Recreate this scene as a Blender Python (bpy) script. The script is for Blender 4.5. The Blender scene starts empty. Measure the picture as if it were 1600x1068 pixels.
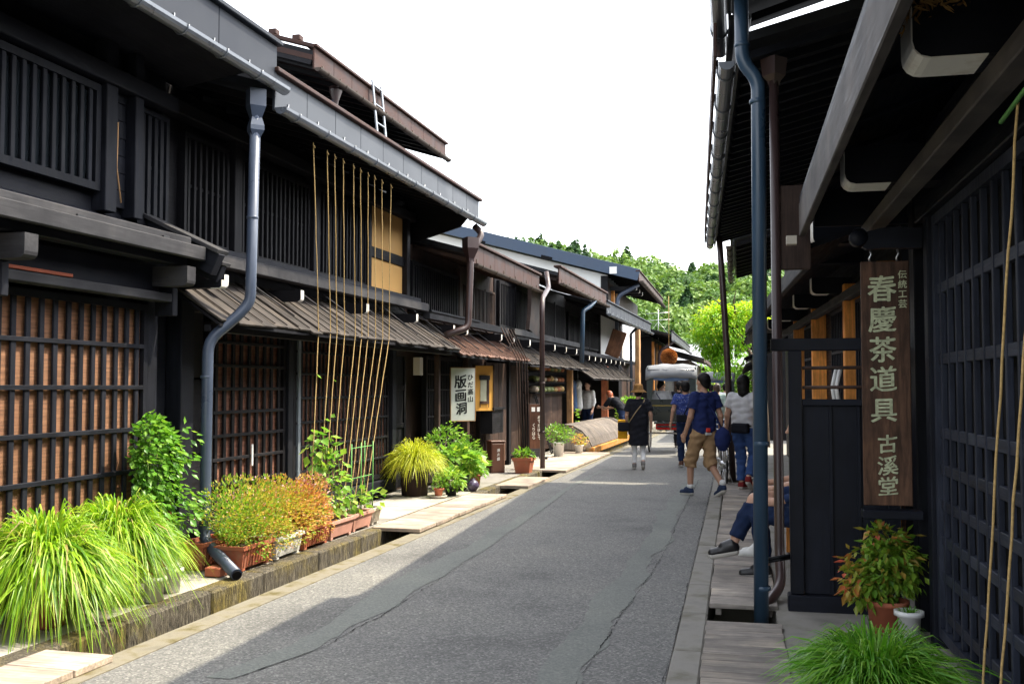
import bpy, bmesh, math, random
import numpy as np
from mathutils import Vector, Matrix, Euler
R = math.radians
rnd = random.Random(7)
nrg = np.random.default_rng(11)
sc = bpy.context.scene
col = sc.collection

# ---------------------------------------------------------------- camera, sky, sun, exposure
cam_d = bpy.data.cameras.new('camera'); cam = bpy.data.objects.new('camera', cam_d); col.objects.link(cam)
cam.location = (0, 0, 1.55)
cam.rotation_euler = (R(90 + 2.576), 0, R(12.664))
cam_d.sensor_width = 36.0; cam_d.lens = 35.01; cam_d.clip_start = 0.05; cam_d.clip_end = 3000
sc.camera = cam
SUN = Vector((-0.61, -0.30, -1.0)).normalized()
wd = bpy.data.worlds.new('World'); sc.world = wd; wd.use_nodes = True
wn = wd.node_tree.nodes; wl = wd.node_tree.links; wn.clear()
sky = wn.new('ShaderNodeTexSky'); sky.sky_type = 'NISHITA'; sky.sun_disc = False
sky.sun_elevation = math.asin(-SUN.z); sky.sun_rotation = math.atan2(0.61, 0.30)
sky.air_density = 1.0; sky.dust_density = 4.0; sky.ozone_density = 1.0; sky.altitude = 600
hs = wn.new('ShaderNodeHueSaturation'); hs.inputs['Saturation'].default_value = 0.25; hs.inputs['Value'].default_value = 1.35
bg = wn.new('ShaderNodeBackground'); bg.inputs['Strength'].default_value = 0.15
wo = wn.new('ShaderNodeOutputWorld')
wl.new(sky.outputs[0], hs.inputs['Color']); wl.new(hs.outputs[0], bg.inputs[0]); wl.new(bg.outputs[0], wo.inputs[0])
sl = bpy.data.lights.new('sun', 'SUN'); sl.energy = 2.3; sl.angle = R(0.55); sl.color = (1.0, 0.885, 0.68)
so = bpy.data.objects.new('sun', sl); col.objects.link(so); so.location = (8, 4, 14)
so.rotation_euler = SUN.to_track_quat('-Z', 'Y').to_euler()
sc.view_settings.view_transform = 'Standard'; sc.view_settings.look = 'None'
sc.view_settings.exposure = 1.9; sc.view_settings.gamma = 1.0; sc.view_settings.use_curve_mapping = False
sc.cycles.max_bounces = 8; sc.cycles.transparent_max_bounces = 8
sc.cycles.use_denoising = True

# ---------------------------------------------------------------- frames: (u along the street, d across it, z)
AL = R(1.9125)
class Frame:
    def __init__(s, ang, o=(0, 0)):
        s.a = ang; s.o = o; s.c = math.cos(ang); s.s = math.sin(ang)
    def w(s, p): return Vector((s.o[0] + p[0]*s.c - p[1]*s.s, s.o[1] + p[0]*s.s + p[1]*s.c, p[2]))
FL = Frame(R(90) - AL)                       # left row: d grows away from the street
FR = Frame(R(90))                            # right row: d = -x
_a2 = R(90 + 2.15)
FR2 = Frame(_a2, (0.02 - 7.9*math.cos(_a2), 7.9 - 7.9*math.sin(_a2)))
FW = Frame(0.0)
ORG = {}
def lab(o, label=None, cat=None, group=None, kind=None):
    if label: o['label'] = label
    if cat: o['category'] = cat
    if group: o['group'] = group
    if kind: o['kind'] = kind
    return o
def thing(name, label, cat, fr, at, group=None, rz=0.0):
    o = bpy.data.objects.new(name, None); col.objects.link(o); o.empty_display_size = .1
    o.location = fr.w(at); o.rotation_euler = (0, 0, fr.a + rz)
    ORG[o.name] = Vector(at) if rz == 0 else Vector((0, 0, 0))
    return lab(o, label, cat, group)
def put(o, parent, c, fr=None):
    col.objects.link(o); c = Vector(c)
    if parent is None:
        fr = fr or FW; o.location = fr.w(c); o.rotation_euler.z += fr.a
    else:
        o.parent = parent; o.location = c - ORG[parent.name]
    ORG[o.name] = c
    return o
_bc = {}
def boxmesh(dx, dy, dz, mat, bev):
    k = (round(dx, 3), round(dy, 3), round(dz, 3), mat.name, bev)
    if k not in _bc:
        bm = bmesh.new(); bmesh.ops.create_cube(bm, size=1.0)
        bmesh.ops.scale(bm, vec=(dx, dy, dz), verts=bm.verts)
        b = min(bev, .3*min(dx, dy, dz))
        if b > .0004: bmesh.ops.bevel(bm, geom=bm.edges[:], offset=b, segments=1, affect='EDGES')
        m = bpy.data.meshes.new('box'); bm.to_mesh(m); bm.free(); m.materials.append(mat); _bc[k] = m
    return _bc[k]
def box(name, parent, u0, u1, d0, d1, z0, z1, mat, bev=.004, rot=None, fr=None):
    m = boxmesh(abs(u1-u0), abs(d1-d0), abs(z1-z0), mat, bev)
    o = bpy.data.objects.new(name, m)
    if rot: o.rotation_euler = rot
    return put(o, parent, ((u0+u1)/2, (d0+d1)/2, (z0+z1)/2), fr)
def beam(name, parent, a, b, w, h, mat, bev=.004, roll=0.0, fr=None):
    """box of section w x h from point a to point b"""
    a = Vector(a); b = Vector(b); v = b - a
    m = boxmesh(v.length, w, h, mat, bev); o = bpy.data.objects.new(name, m)
    x = v.normalized(); up = Vector((0, 0, 1)) if abs(x.z) < .95 else Vector((0, 1, 0))
    y = up.cross(x).normalized(); z = x.cross(y)
    M = Matrix((x, y, z)).transposed()
    o.rotation_euler = (M @ Matrix.Rotation(roll, 3, 'X')).to_euler()
    return put(o, parent, (a+b)/2, fr)
class MB:
    def __init__(s): s.v = []; s.f = []; s.sm = []
    def add(s, v, f, smooth=False):
        n = len(s.v); s.v += [tuple(p) for p in v]; s.f += [tuple(i+n for i in q) for q in f]; s.sm += [smooth]*len(f); return s
    def box(s, u0, u1, d0, d1, z0, z1):
        return s.add([(u0,d0,z0),(u1,d0,z0),(u1,d1,z0),(u0,d1,z0),(u0,d0,z1),(u1,d0,z1),(u1,d1,z1),(u0,d1,z1)],
                     [(3,2,1,0),(4,5,6,7),(0,1,5,4),(1,2,6,5),(2,3,7,6),(3,0,4,7)])
    def prism(s, poly, a0, a1, axis=0):
        """poly: list of (p,q) in the two other axes, extruded along axis from a0 to a1"""
        def P(p, a): return {0: (a, p[0], p[1]), 1: (p[0], a, p[1]), 2: (p[0], p[1], a)}[axis]
        n = len(poly); v = [P(p, a0) for p in poly] + [P(p, a1) for p in poly]
        f = [tuple(range(n))[::-1], tuple(range(n, 2*n))] + [(i, (i+1) % n, n+(i+1) % n, n+i) for i in range(n)]
        return s.add(v, f)
    def tube(s, pts, r, n=10, caps=True, smooth=True):
        pts = [Vector(p) for p in pts]; m = len(pts)
        rs = r if hasattr(r, '__len__') else [r]*m
        ref = None; v = []
        for i, p in enumerate(pts):
            t = (pts[min(i+1, m-1)] - pts[max(i-1, 0)]).normalized()
            if ref is None: ref = Vector((0, 0, 1)) if abs(t.z) < .9 else Vector((1, 0, 0))
            a = (ref - t*ref.dot(t)).normalized(); b = t.cross(a); ref = a
            v += [p + (a*math.cos(2*math.pi*k/n) + b*math.sin(2*math.pi*k/n))*rs[i] for k in range(n)]
        f = [(i*n+k, i*n+(k+1) % n, (i+1)*n+(k+1) % n, (i+1)*n+k) for i in range(m-1) for k in range(n)]
        s.add(v, f, smooth)
        if caps: s.f += [tuple(range(len(s.v)-len(v), len(s.v)-len(v)+n))[::-1], tuple(range(len(s.v)-n, len(s.v)))]; s.sm += [False]*2
        return s
    def lathe(s, prof, c=(0, 0, 0), n=20, smooth=True, sx=1, sy=1):
        v = [(c[0]+r*sx*math.cos(2*math.pi*k/n), c[1]+r*sy*math.sin(2*math.pi*k/n), c[2]+z) for r, z in prof for k in range(n)]
        f = [(i*n+k, i*n+(k+1) % n, (i+1)*n+(k+1) % n, (i+1)*n+k) for i in range(len(prof)-1) for k in range(n)]
        return s.add(v, f, smooth)
    def obj(s, name, mat, parent=None, fr=None, o0=None):
        a = np.array(s.v); c = Vector(((a.min(0)+a.max(0))/2).tolist()) if o0 is None else Vector(o0)
        m = bpy.data.meshes.new(name); m.from_pydata((a-np.array(c)).tolist(), [], s.f)
        m.polygons.foreach_set('use_smooth', s.sm); m.materials.append(mat)
        bm = bmesh.new(); bm.from_mesh(m); bmesh.ops.recalc_face_normals(bm, faces=bm.faces); bm.to_mesh(m); bm.free()
        return put(bpy.data.objects.new(name, m), parent, c, fr)
def npmesh(name, V, F, mat, parent=None, fr=None, tint=None, smooth=False, c=None):
    """fast mesh from numpy vertices and equal-sized faces, optional per-vertex 'tint'"""
    V = np.asarray(V, dtype=np.float32); F = np.asarray(F, dtype=np.int32); k = F.shape[1]
    c = (V.min(0)+V.max(0))/2 if c is None else np.asarray(c)
    m = bpy.data.meshes.new(name); m.vertices.add(len(V)); m.vertices.foreach_set('co', (V-c).astype(np.float32).ravel())
    m.loops.add(F.size); m.loops.foreach_set('vertex_index', F.ravel())
    m.polygons.add(len(F)); m.polygons.foreach_set('loop_start', np.arange(0, F.size, k, dtype=np.int32))
    m.update(calc_edges=True); m.validate()
    if smooth: m.polygons.foreach_set('use_smooth', [True]*len(m.polygons))
    if tint is not None:
        at = m.attributes.new('tint', 'FLOAT', 'POINT'); at.data.foreach_set('value', np.asarray(tint, dtype=np.float32))
    m.materials.append(mat)
    return put(bpy.data.objects.new(name, m), parent, c.tolist(), fr)
def copy_tree(o, parent=None):
    c = o.copy(); col.objects.link(c); c.parent = parent
    for ch in [x for x in o.children]: copy_tree(ch, c)
    return c

# ---------------------------------------------------------------- materials
_mc = {}
def newmat(name):
    m = bpy.data.materials.new(name); m.use_nodes = True; nt = m.node_tree; nt.nodes.clear()
    out = nt.nodes.new('ShaderNodeOutputMaterial'); b = nt.nodes.new('ShaderNodeBsdfPrincipled'); nt.links.new(b.outputs[0], out.inputs[0])
    return m, nt, b, out
def N(nt, t, **kw):
    n = nt.nodes.new(t)
    for k, v in kw.items():
        if k in n.inputs: n.inputs[k].default_value = v
        else: setattr(n, k, v)
    return n
def coords(nt, scale, rand=True):
    tc = N(nt, 'ShaderNodeTexCoord'); mp = N(nt, 'ShaderNodeMapping'); mp.inputs['Scale'].default_value = scale
    if rand:
        oi = N(nt, 'ShaderNodeObjectInfo'); mu = N(nt, 'ShaderNodeVectorMath', operation='MULTIPLY_ADD')
        cb = N(nt, 'ShaderNodeCombineXYZ'); nt.links.new(oi.outputs['Random'], cb.inputs[0]); nt.links.new(oi.outputs['Random'], cb.inputs[1]); nt.links.new(oi.outputs['Random'], cb.inputs[2])
        nt.links.new(cb.outputs[0], mu.inputs[0]); mu.inputs[1].default_value = (7, 13, 5); nt.links.new(tc.outputs['Object'], mu.inputs[2])
        nt.links.new(mu.outputs[0], mp.inputs[0]); return mp, oi
    nt.links.new(tc.outputs['Object'], mp.inputs[0]); return mp, None
def ramp(nt, fac, stops):
    r = N(nt, 'ShaderNodeValToRGB'); e = r.color_ramp.elements
    while len(e) < len(stops): e.new(.5)
    for i, (p, c) in enumerate(stops): e[i].position = p; e[i].color = (*c, 1)
    nt.links.new(fac, r.inputs[0]); return r.outputs[0]
def mul(c, k): return tuple(min(1, x*k) for x in c)
def mix(nt, fac, a, b, mode='MIX'):
    n = N(nt, 'ShaderNodeMix', data_type='RGBA', blend_type=mode)
    for i, x in ((0, fac), (6, a), (7, b)):
        if hasattr(x, 'links') or hasattr(x, 'is_output'): nt.links.new(x, n.inputs[i])
        else: n.inputs[i].default_value = x if i == 0 else (*x, 1)
    return n.outputs[2]
def bump(nt, b, h, s, d=.01):
    n = N(nt, 'ShaderNodeBump', Strength=s, Distance=d); nt.links.new(h, n.inputs['Height']); nt.links.new(n.outputs[0], b.inputs['Normal'])
def wood(name, c, axis=0, rough=.6, var=.5, grain=26, spec=.2, tilt=None):
    k = ('w', name, axis)
    if k in _mc: return _mc[k]
    m, nt, b, _ = newmat('%s_%s' % (name, 'xyz'[axis]))
    s = [grain, grain, grain]; s[axis] = 1.6
    mp, oi = coords(nt, s)
    n1 = N(nt, 'ShaderNodeTexNoise', Scale=2.0, Detail=6, Roughness=.65, Distortion=.4); nt.links.new(mp.outputs[0], n1.inputs['Vector'])
    mp2, _o = coords(nt, (1.7, 1.7, 1.7)); n2 = N(nt, 'ShaderNodeTexNoise', Scale=1.3, Detail=5, Roughness=.6); nt.links.new(mp2.outputs[0], n2.inputs['Vector'])
    c1 = ramp(nt, n1.outputs[0], [(.25, mul(c, 1-var)), (.5, c), (.78, mul(c, 1+var*1.3))])
    w2 = ramp(nt, n2.outputs[0], [(.3, (.55, .55, .58)), (.5, (1, 1, 1)), (.72, (1.65, 1.58, 1.45))])
    c2 = mix(nt, 1.0, c1, w2, 'MULTIPLY')
    br = N(nt, 'ShaderNodeMapRange'); br.inputs[3].default_value = .82; br.inputs[4].default_value = 1.2; nt.links.new(oi.outputs['Random'], br.inputs[0])
    c3 = mix(nt, 1.0, c2, br.outputs[0], 'MULTIPLY')
    nt.links.new(c3, b.inputs['Base Color']); b.inputs['Specular IOR Level'].default_value = spec
    rr = ramp(nt, n1.outputs[0], [(.3, (rough-.1,)*3), (.7, (min(1, rough+.15),)*3)]); nt.links.new(rr, b.inputs['Roughness'])
    bump(nt, b, n1.outputs[0], .35, .003)
    _mc[k] = m; return m
def plain(name, c, rough=.5, metal=0.0, var=.15, scale=6.0, spec=.5, bmp=.1, dirt=None, fine=60):
    if name in _mc: return _mc[name]
    m, nt, b, _ = newmat(name); mp, oi = coords(nt, (1, 1, 1))
    n = N(nt, 'ShaderNodeTexNoise', Scale=scale, Detail=7, Roughness=.6); nt.links.new(mp.outputs[0], n.inputs['Vector'])
    n2 = N(nt, 'ShaderNodeTexNoise', Scale=fine, Detail=3, Roughness=.6); nt.links.new(mp.outputs[0], n2.inputs['Vector'])
    cc = ramp(nt, n.outputs[0], [(.28, mul(c, 1-var)), (.5, c), (.75, mul(c, 1+var))])
    if dirt:
        f = ramp(nt, n.outputs[0], [(.48, (0, 0, 0)), (.66, (1, 1, 1))]); cc = mix(nt, f, cc, dirt)
    nt.links.new(cc, b.inputs['Base Color']); b.inputs['Metallic'].default_value = metal; b.inputs['Specular IOR Level'].default_value = spec
    rr = ramp(nt, n.outputs[0], [(.3, (max(.05, rough-.1),)*3), (.7, (min(1, rough+.12),)*3)]); nt.links.new(rr, b.inputs['Roughness'])
    if bmp: bump(nt, b, n2.outputs[0], bmp, .004)
    _mc[name] = m; return m
def leafmat(name, stops, rough=.45, trans=.4, spec=.35):
    if name in _mc: return _mc[name]
    m, nt, b, out = newmat(name); at = N(nt, 'ShaderNodeAttribute', attribute_name='tint')
    cc = ramp(nt, at.outputs['Fac'], stops); nt.links.new(cc, b.inputs['Base Color']); b.inputs['Roughness'].default_value = rough; b.inputs['Specular IOR Level'].default_value = spec
    tr = N(nt, 'ShaderNodeBsdfTranslucent'); t2 = mix(nt, 1.0, cc, (1.25, 1.2, .6), 'MULTIPLY'); nt.links.new(t2, tr.inputs[0])
    ms = N(nt, 'ShaderNodeMixShader'); ms.inputs[0].default_value = trans
    nt.links.new(b.outputs[0], ms.inputs[1]); nt.links.new(tr.outputs[0], ms.inputs[2]); nt.links.new(ms.outputs[0], out.inputs[0])
    _mc[name] = m; return m
cA, cB, cR, cG = (.0092, .0104, .0158), (.0078, .0076, .0098), (.0055, .007, .0125), (.036, .036, .040)  # blue sky reflection is painted into the dark wood colours
def WA(ax): return wood('charcoal_wood', cA, ax, .58)
def WB(ax): return wood('dark_wood', cB, ax, .6)
def WR(ax): return wood('blueblack_wood', cR, ax, .5, .35)
def WG(ax): return wood('grey_weathered_wood', cG, ax, .65, .4)
def WRL(ax): return wood('lit_blueblack_wood', (.019, .023, .036), ax, .5, .4)  # lighter copy of the blue-black wood; light on the bars put into colour
def WG2(ax): return wood('brown_grey_wood', (.070, .064, .063), ax, .65, .4)
def WBR(ax): return wood('dark_brown_wood', (.05, .032, .026), ax, .55)
def WROOF(ax): return wood('roof_board', (.050, .043, .039), ax, .75, .65)
def WRED(ax): return wood('reddish_roof_board', (.125, .072, .056), ax, .7, .55)
def WPL(ax): return wood('bleached_plank', (.36, .30, .25), ax, .75, .45)
def WGP(ax): return wood('grey_plank', (.25, .225, .20), ax, .8, .45)
def WOR(ax): return wood('orange_timber', (.62, .25, .06), ax, .5, .4)
def WTAN(ax): return wood('tan_timber', (.42, .24, .11), ax, .6, .5)
mMETA = plain('slate_blue_metal', (.018, .022, .031), .55, .0, .35, 2.0, .22, .05)
mMETB = plain('galvanised_metal', (.050, .057, .069), .5, .0, .28, 1.6, .25, .05)
mMETBR = plain('brown_metal', (.048, .023, .018), .6, .0, .4, 3.0, .22, .08)
mMETDK = plain('dark_metal', (.016, .018, .022), .5, .0, .3, 2.0, .3, .05)
mGUT = plain('gutter_zinc', (.17, .185, .21), .32, .45, .2, 4, .6, .0)
mGUTBR = plain('gutter_brown', (.06, .045, .036), .6, .0, .3, 4, .25, .0)
mPIPE = plain('pipe_slate', (.055, .072, .11), .35, .0, .18, 3, .55, .05)
mPIPEBL = plain('pipe_blue', (.030, .062, .105), .35, .0, .18, 3, .5, .04)
mPIPEBR = plain('pipe_brown', (.048, .029, .028), .36, .0, .25, 3, .5, .04)
mWHITE = plain('white_paint', (.78, .77, .72), .5, 0, .06, 5, .4, .05, dirt=(.5, .45, .38))
mPLAST = plain('white_plaster', (.80, .80, .78), .85, 0, .04, 2, .2, .05)
mYEL = plain('yellow_board', (.66, .38, .13), .7, 0, .08, 2, .2, .05)
mTC = plain('terracotta', (.42, .13, .07), .65, 0, .18, 8, .3, .08, dirt=(.36, .16, .10))
mTC2 = plain('pink_terracotta', (.52, .27, .21), .65, 0, .15, 8, .3, .08)
mWP = plain('white_plastic', (.72, .73, .72), .4, 0, .06, 6, .5, .02)
mBEIGE = plain('beige_plastic', (.55, .50, .42), .5, 0, .08, 6, .4, .02)
mBLKP = plain('black_plastic', (.02, .02, .022), .4, 0, .2, 6, .5, .02)
mSOIL = plain('soil', (.05, .035, .025), .95, 0, .4, 30, .1, .4)
mCONC = plain('concrete', (.26, .248, .225), .85, 0, .3, 3, .2, .35, dirt=(.17, .16, .13), fine=160)
mCONCP = plain('pale_concrete', (.42, .39, .34), .85, 0, .14, 2.5, .2, .25, dirt=(.30, .28, .23), fine=140)
mEDGE = plain('mossy_concrete', (.22, .20, .155), .9, 0, .35, 5, .2, .5, dirt=(.12, .10, .045), fine=150)
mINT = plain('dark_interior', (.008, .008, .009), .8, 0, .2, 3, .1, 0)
mSTEEL = plain('steel', (.5, .5, .5), .3, .9, .1, 5, .5, 0)
mRUB = plain('rubber', (.02, .02, .02), .7, 0, .2, 8, .3, 0)
mROPE = plain('straw_rope', (.45, .31, .13), .8, 0, .3, 60, .2, .4)
mGREENST = plain('green_stake', (.12, .35, .08), .5, 0, .15, 10, .4, 0)
def glassmat():
    m, nt, b, _ = newmat('window_glass'); b.inputs['Base Color'].default_value = (.02, .025, .03, 1)
    b.inputs['Roughness'].default_value = .06; b.inputs['Specular IOR Level'].default_value = .9
    mp, oi = coords(nt, (9, 9, 9)); n = N(nt, 'ShaderNodeTexNoise', Scale=1.0, Detail=2); nt.links.new(mp.outputs[0], n.inputs['Vector']); bump(nt, b, n.outputs[0], .2, .01); return m
mGLASS = glassmat()
def reedmat():
    m, nt, b, _ = newmat('reed_screen'); mp, oi = coords(nt, (1, 1, 1))
    wv = N(nt, 'ShaderNodeTexWave', wave_type='BANDS', bands_direction='Z', Scale=60, Distortion=1.5, Detail=2); wv.inputs['Detail Scale'].default_value = 3; nt.links.new(mp.outputs[0], wv.inputs['Vector'])
    mp2, _o = coords(nt, (3, 3, 40)); n = N(nt, 'ShaderNodeTexNoise', Scale=1.5, Detail=6); nt.links.new(mp2.outputs[0], n.inputs['Vector'])
    c = ramp(nt, n.outputs[0], [(.25, (.115, .046, .019)), (.5, (.26, .118, .055)), (.75, (.40, .20, .10))])
    c2 = mix(nt, .5, c, ramp(nt, wv.outputs[0], [(.2, (.35, .35, .35)), (.6, (1, 1, 1))]), 'MULTIPLY')
    nt.links.new(c2, b.inputs['Base Color']); b.inputs['Roughness'].default_value = .7; bump(nt, b, wv.outputs[0], .5, .004); return m
mREED = reedmat()
def reed2():
    m = mREED.copy(); m.name = 'reed_screen_red'
    for n in m.node_tree.nodes:
        if n.type == 'VALTORGB' and n.color_ramp.elements[0].color[0] < .2 and len(n.color_ramp.elements) == 3:
            for e, c in zip(n.color_ramp.elements, [(.16, .06, .04), (.28, .115, .07), (.42, .2, .13)]): e.color = (*c, 1)
    return m
mREED2 = reed2()
def asphalt(name, lo, mid, hi, spk):
    m, nt, b, _ = newmat(name); mp, oi = coords(nt, (1, 1, 1), False)
    v = N(nt, 'ShaderNodeTexVoronoi', Scale=85.0); nt.links.new(mp.outputs[0], v.inputs['Vector'])
    n = N(nt, 'ShaderNodeTexNoise', Scale=.8, Detail=8, Roughness=.6); nt.links.new(mp.outputs[0], n.inputs['Vector'])
    nf = N(nt, 'ShaderNodeTexNoise', Scale=170.0, Detail=3, Roughness=.7); nt.links.new(mp.outputs[0], nf.inputs['Vector'])
    sp = N(nt, 'ShaderNodeSeparateColor'); nt.links.new(v.outputs['Color'], sp.inputs[0])
    c = ramp(nt, sp.outputs[0], [(.0, lo), (.55, mid), (.9, hi), (1.0, spk)])
    w = ramp(nt, n.outputs[0], [(.3, (.66, .66, .67)), (.45, (.95, .95, .95)), (.58, (1.02, 1.02, 1)), (.72, (1.2, 1.18, 1.13))])
    c2 = mix(nt, 1.0, c, w, 'MULTIPLY'); nt.links.new(c2, b.inputs['Base Color']); b.inputs['Roughness'].default_value = .85; b.inputs['Specular IOR Level'].default_value = .25
    ad = N(nt, 'ShaderNodeMath', operation='ADD'); nt.links.new(v.outputs['Distance'], ad.inputs[0]); nt.links.new(nf.outputs[0], ad.inputs[1])
    bump(nt, b, ad.outputs[0], .5, .004); return m
mASPH = asphalt('asphalt', (.115, .115, .113), (.165, .164, .158), (.225, .222, .212), (.30, .295, .28))
mPATCH = asphalt('asphalt_patch', (.145, .155, .145), (.175, .185, .172), (.20, .208, .195), (.23, .235, .22))
def mosskerb():
    m, nt, b, _ = newmat('mossy_stone'); mp, oi = coords(nt, (1, 1, 1))
    mp2, _o = coords(nt, (34, 34, 7)); n = N(nt, 'ShaderNodeTexNoise', Scale=1.4, Detail=6, Roughness=.7, Distortion=.8); nt.links.new(mp2.outputs[0], n.inputs['Vector'])
    n2 = N(nt, 'ShaderNodeTexNoise', Scale=2.2, Detail=6, Roughness=.65); nt.links.new(mp.outputs[0], n2.inputs['Vector'])
    c = ramp(nt, n.outputs[0], [(.34, (.018, .015, .011)), (.5, (.10, .085, .06)), (.68, (.24, .21, .155))])
    f = ramp(nt, n2.outputs[0], [(.46, (0, 0, 0)), (.62, (.85, .85, .85))]); c2 = mix(nt, f, c, mix(nt, 1.0, c, (1.5, 1.35, .35), 'MULTIPLY'))
    f3 = ramp(nt, n2.outputs[0], [(.66, (0, 0, 0)), (.72, (.8, .8, .8))]); c3 = mix(nt, f3, c2, (.22, .10, .02))
    nt.links.new(c3, b.inputs['Base Color']); b.inputs['Roughness'].default_value = .9; bump(nt, b, n.outputs[0], 1.0, .03); return m
mMOSS = mosskerb()
mRUST = plain('rust_moss', (.50, .22, .05), .9, 0, .3, 9, .1, .4, dirt=(.28, .24, .16))
# ---------------------------------------------------------------- the setting: ground, road, pavements, drains
def struct(o, label=None): o['kind'] = 'structure'; return o
mEARTH = plain('earth', (.16, .15, .11), .95, 0, .3, .05, .1, 0)
g = MB(); g.add([(-900, -60, -.42), (900, -60, -.42), (900, 1500, -.42), (-900, 1500, -.42)], [(0, 1, 2, 3)])
struct(g.obj('ground', mEARTH))
XR = -.38                                             # right edge of the asphalt
def le(u, d): return FL.w((u, d, 0))
U1 = 34.0
def lx(d, y):                                          # x of the line at distance d on the left at world y
    u = (y + d*(-math.sin(AL)))/math.cos(AL)
    if u <= U1: return FL.w((u, d, 0)).x
    p = FL.w((U1, d, 0)); return p.x
ys = list(np.linspace(-4, 34, 20)) + [45, 60, 90]
def strip(name, xa, xb, z, mat, z0=-.42):
    m = MB(); n = len(ys)
    v = [(xa(y), y, z) for y in ys] + [(xb(y), y, z) for y in ys] + [(xa(y), y, z0) for y in ys] + [(xb(y), y, z0) for y in ys]
    f = [(i, n+i, n+i+1, i+1) for i in range(n-1)] + [(i, i+1, 2*n+i+1, 2*n+i) for i in range(n-1)] + [(n+i+1, n+i, 3*n+i, 3*n+i+1) for i in range(n-1)]
    m.add(v, f); return struct(m.obj(name, mat))
road = strip('road', lambda y: lx(3.52, y), lambda y: XR, 0.0, mASPH)
strip('road_edging', lambda y: lx(3.70, y), lambda y: lx(3.52, y), .006, mEDGE)
pav = strip('pavement', lambda y: lx(9.5, y), lambda y: lx(4.20, y), .02, mCONC)
pavr = strip('pavement', lambda y: .25, lambda y: 6.0, .02, mCONC)
# concrete edging blocks of the right-hand drain
eb = thing('drain_edging', None, None, FR, (0, 0, 0)); eb['kind'] = 'structure'
y = 3.0
while y < 30:
    L = 1.0 if y < 12 else 2.0
    box('edging_block', eb, y+.004, y+L-.004, .205, .378, -.40, .006 + rnd.uniform(-.003, .004), mCONC, .012); y += L
# kerb stones and paving slabs of the left pavement
kb = thing('kerb', None, None, FL, (0, 0, 0)); kb['kind'] = 'structure'
u = 2.0
while u < 30:
    L = rnd.uniform(.75, 1.15) if u < 14 else 1.6
    if not (10.25 < u+L*.5 < 10.3): box('kerb_stone', kb, u+.003, u+L-.003, 4.02+rnd.uniform(-.012, .012), 4.2, -.41, .045+rnd.uniform(-.006, .006), mMOSS, .016)
    u += L
u = 2.0
while u < 31:
    L = 1.1
    box('paving_slab', kb, u+.003, u+L-.003, 4.206, 5.05 if u < 12.5 else 4.95, -.1, .04+rnd.uniform(-.003, .003), mCONCP if (u < 8 or 10 < u < 13.5 or u > 19) else mCONC, .006); u += L
# ragged repair strips and cracks in the asphalt
def ragged(name, left, right, z, mat, amp=.03, n=60, parent=None):
    def res(pts):
        p = np.array(pts, float); t = np.r_[0, np.cumsum(np.hypot(*np.diff(p, axis=0).T))]; s = np.linspace(0, t[-1], n)
        q = np.c_[np.interp(s, t, p[:, 0]), np.interp(s, t, p[:, 1])]
        j = nrg.normal(0, 1, n); j = np.convolve(j, [.25, .5, .25], 'same') + nrg.normal(0, .5, n)
        lf = np.interp(np.arange(n), np.linspace(0, n, 24), nrg.normal(0, 1, 24)); q[:, 0] += j*amp*.5 + lf*amp; return q
    a, b = res(left), res(right); m = MB()
    m.add([(*p, z) for p in a] + [(*p, z) for p in b], [(i, n+i, n+i+1, i+1) for i in range(n-1)])
    return m.obj(name, mat, parent)
mCRACK = plain('crack', (.022, .022, .022), .95, 0, .3, 20, .1, 0)
cl = [(-1.08, 5.1), (-1.06, 6.0), (-1.0, 7.0), (-.98, 8.2), (-.93, 9.2), (-.90, 10.6), (-.93, 12.4), (-.86, 14.5), (-.82, 17)]
cr = [(-.84, 5.1), (-.80, 6.0), (-.76, 7.0), (-.71, 8.2), (-.69, 9.2), (-.69, 10.6), (-.70, 12.4), (-.66, 14.5), (-.62, 17)]
p1 = ragged('road_repair_strip', cl, cr, .004, mPATCH, .03, 140); struct(p1)
c2 = [(-2.62, 4.9), (-2.42, 5.6), (-2.38, 6.6), (-2.36, 8.0), (-2.33, 9.5), (-2.36, 11), (-2.42, 13), (-2.45, 15.6), (-2.4, 19)]
w2 = [.18, .22, .26, .30, .26, .22, .16, .1, .06]
p2 = ragged('road_repair_strip', [(x-w, y) for (x, y), w in zip(c2, w2)], c2, .004, mPATCH, .022, 140); struct(p2)
def crack(pts, w, amp, n):
    p = np.array(pts, float); t = np.r_[0, np.cumsum(np.hypot(*np.diff(p, axis=0).T))]; s = np.linspace(0, t[-1], n)
    q = np.c_[np.interp(s, t, p[:, 0]), np.interp(s, t, p[:, 1])]
    j = np.cumsum(nrg.normal(0, 1, n)); j -= np.linspace(j[0], j[-1], n); j /= (np.abs(j).max()+1e-6); dirv = np.gradient(q, axis=0); nn = np.c_[-dirv[:, 1], dirv[:, 0]]; nn /= np.linalg.norm(nn, axis=1)[:, None]+1e-9
    q += nn*(j*amp + nrg.normal(0, amp*.12, n))[:, None]; ww = (w*1.3*nrg.uniform(0, 1, n)**1.5*np.interp(np.arange(n), np.linspace(0, n, 14), nrg.uniform(.1, 1, 14)))[:, None]
    m = MB(); m.add([(*a, .0075) for a in q-nn*ww] + [(*a, .0075) for a in q+nn*ww], [(i, n+i, n+i+1, i+1) for i in range(n-1)])
    m.obj('crack', mCRACK, road)
ORG[road.name] = Vector(road.location)
crack([(x+.0, y) for x, y in cr], .006, .04, 320); crack([(x+.01, y) for x, y in c2], .005, .035, 320)
crack([(XR-.01, 4.6), (XR-.02, 9), (XR-.015, 14), (XR-.02, 22)], .006, .02, 260)
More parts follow.
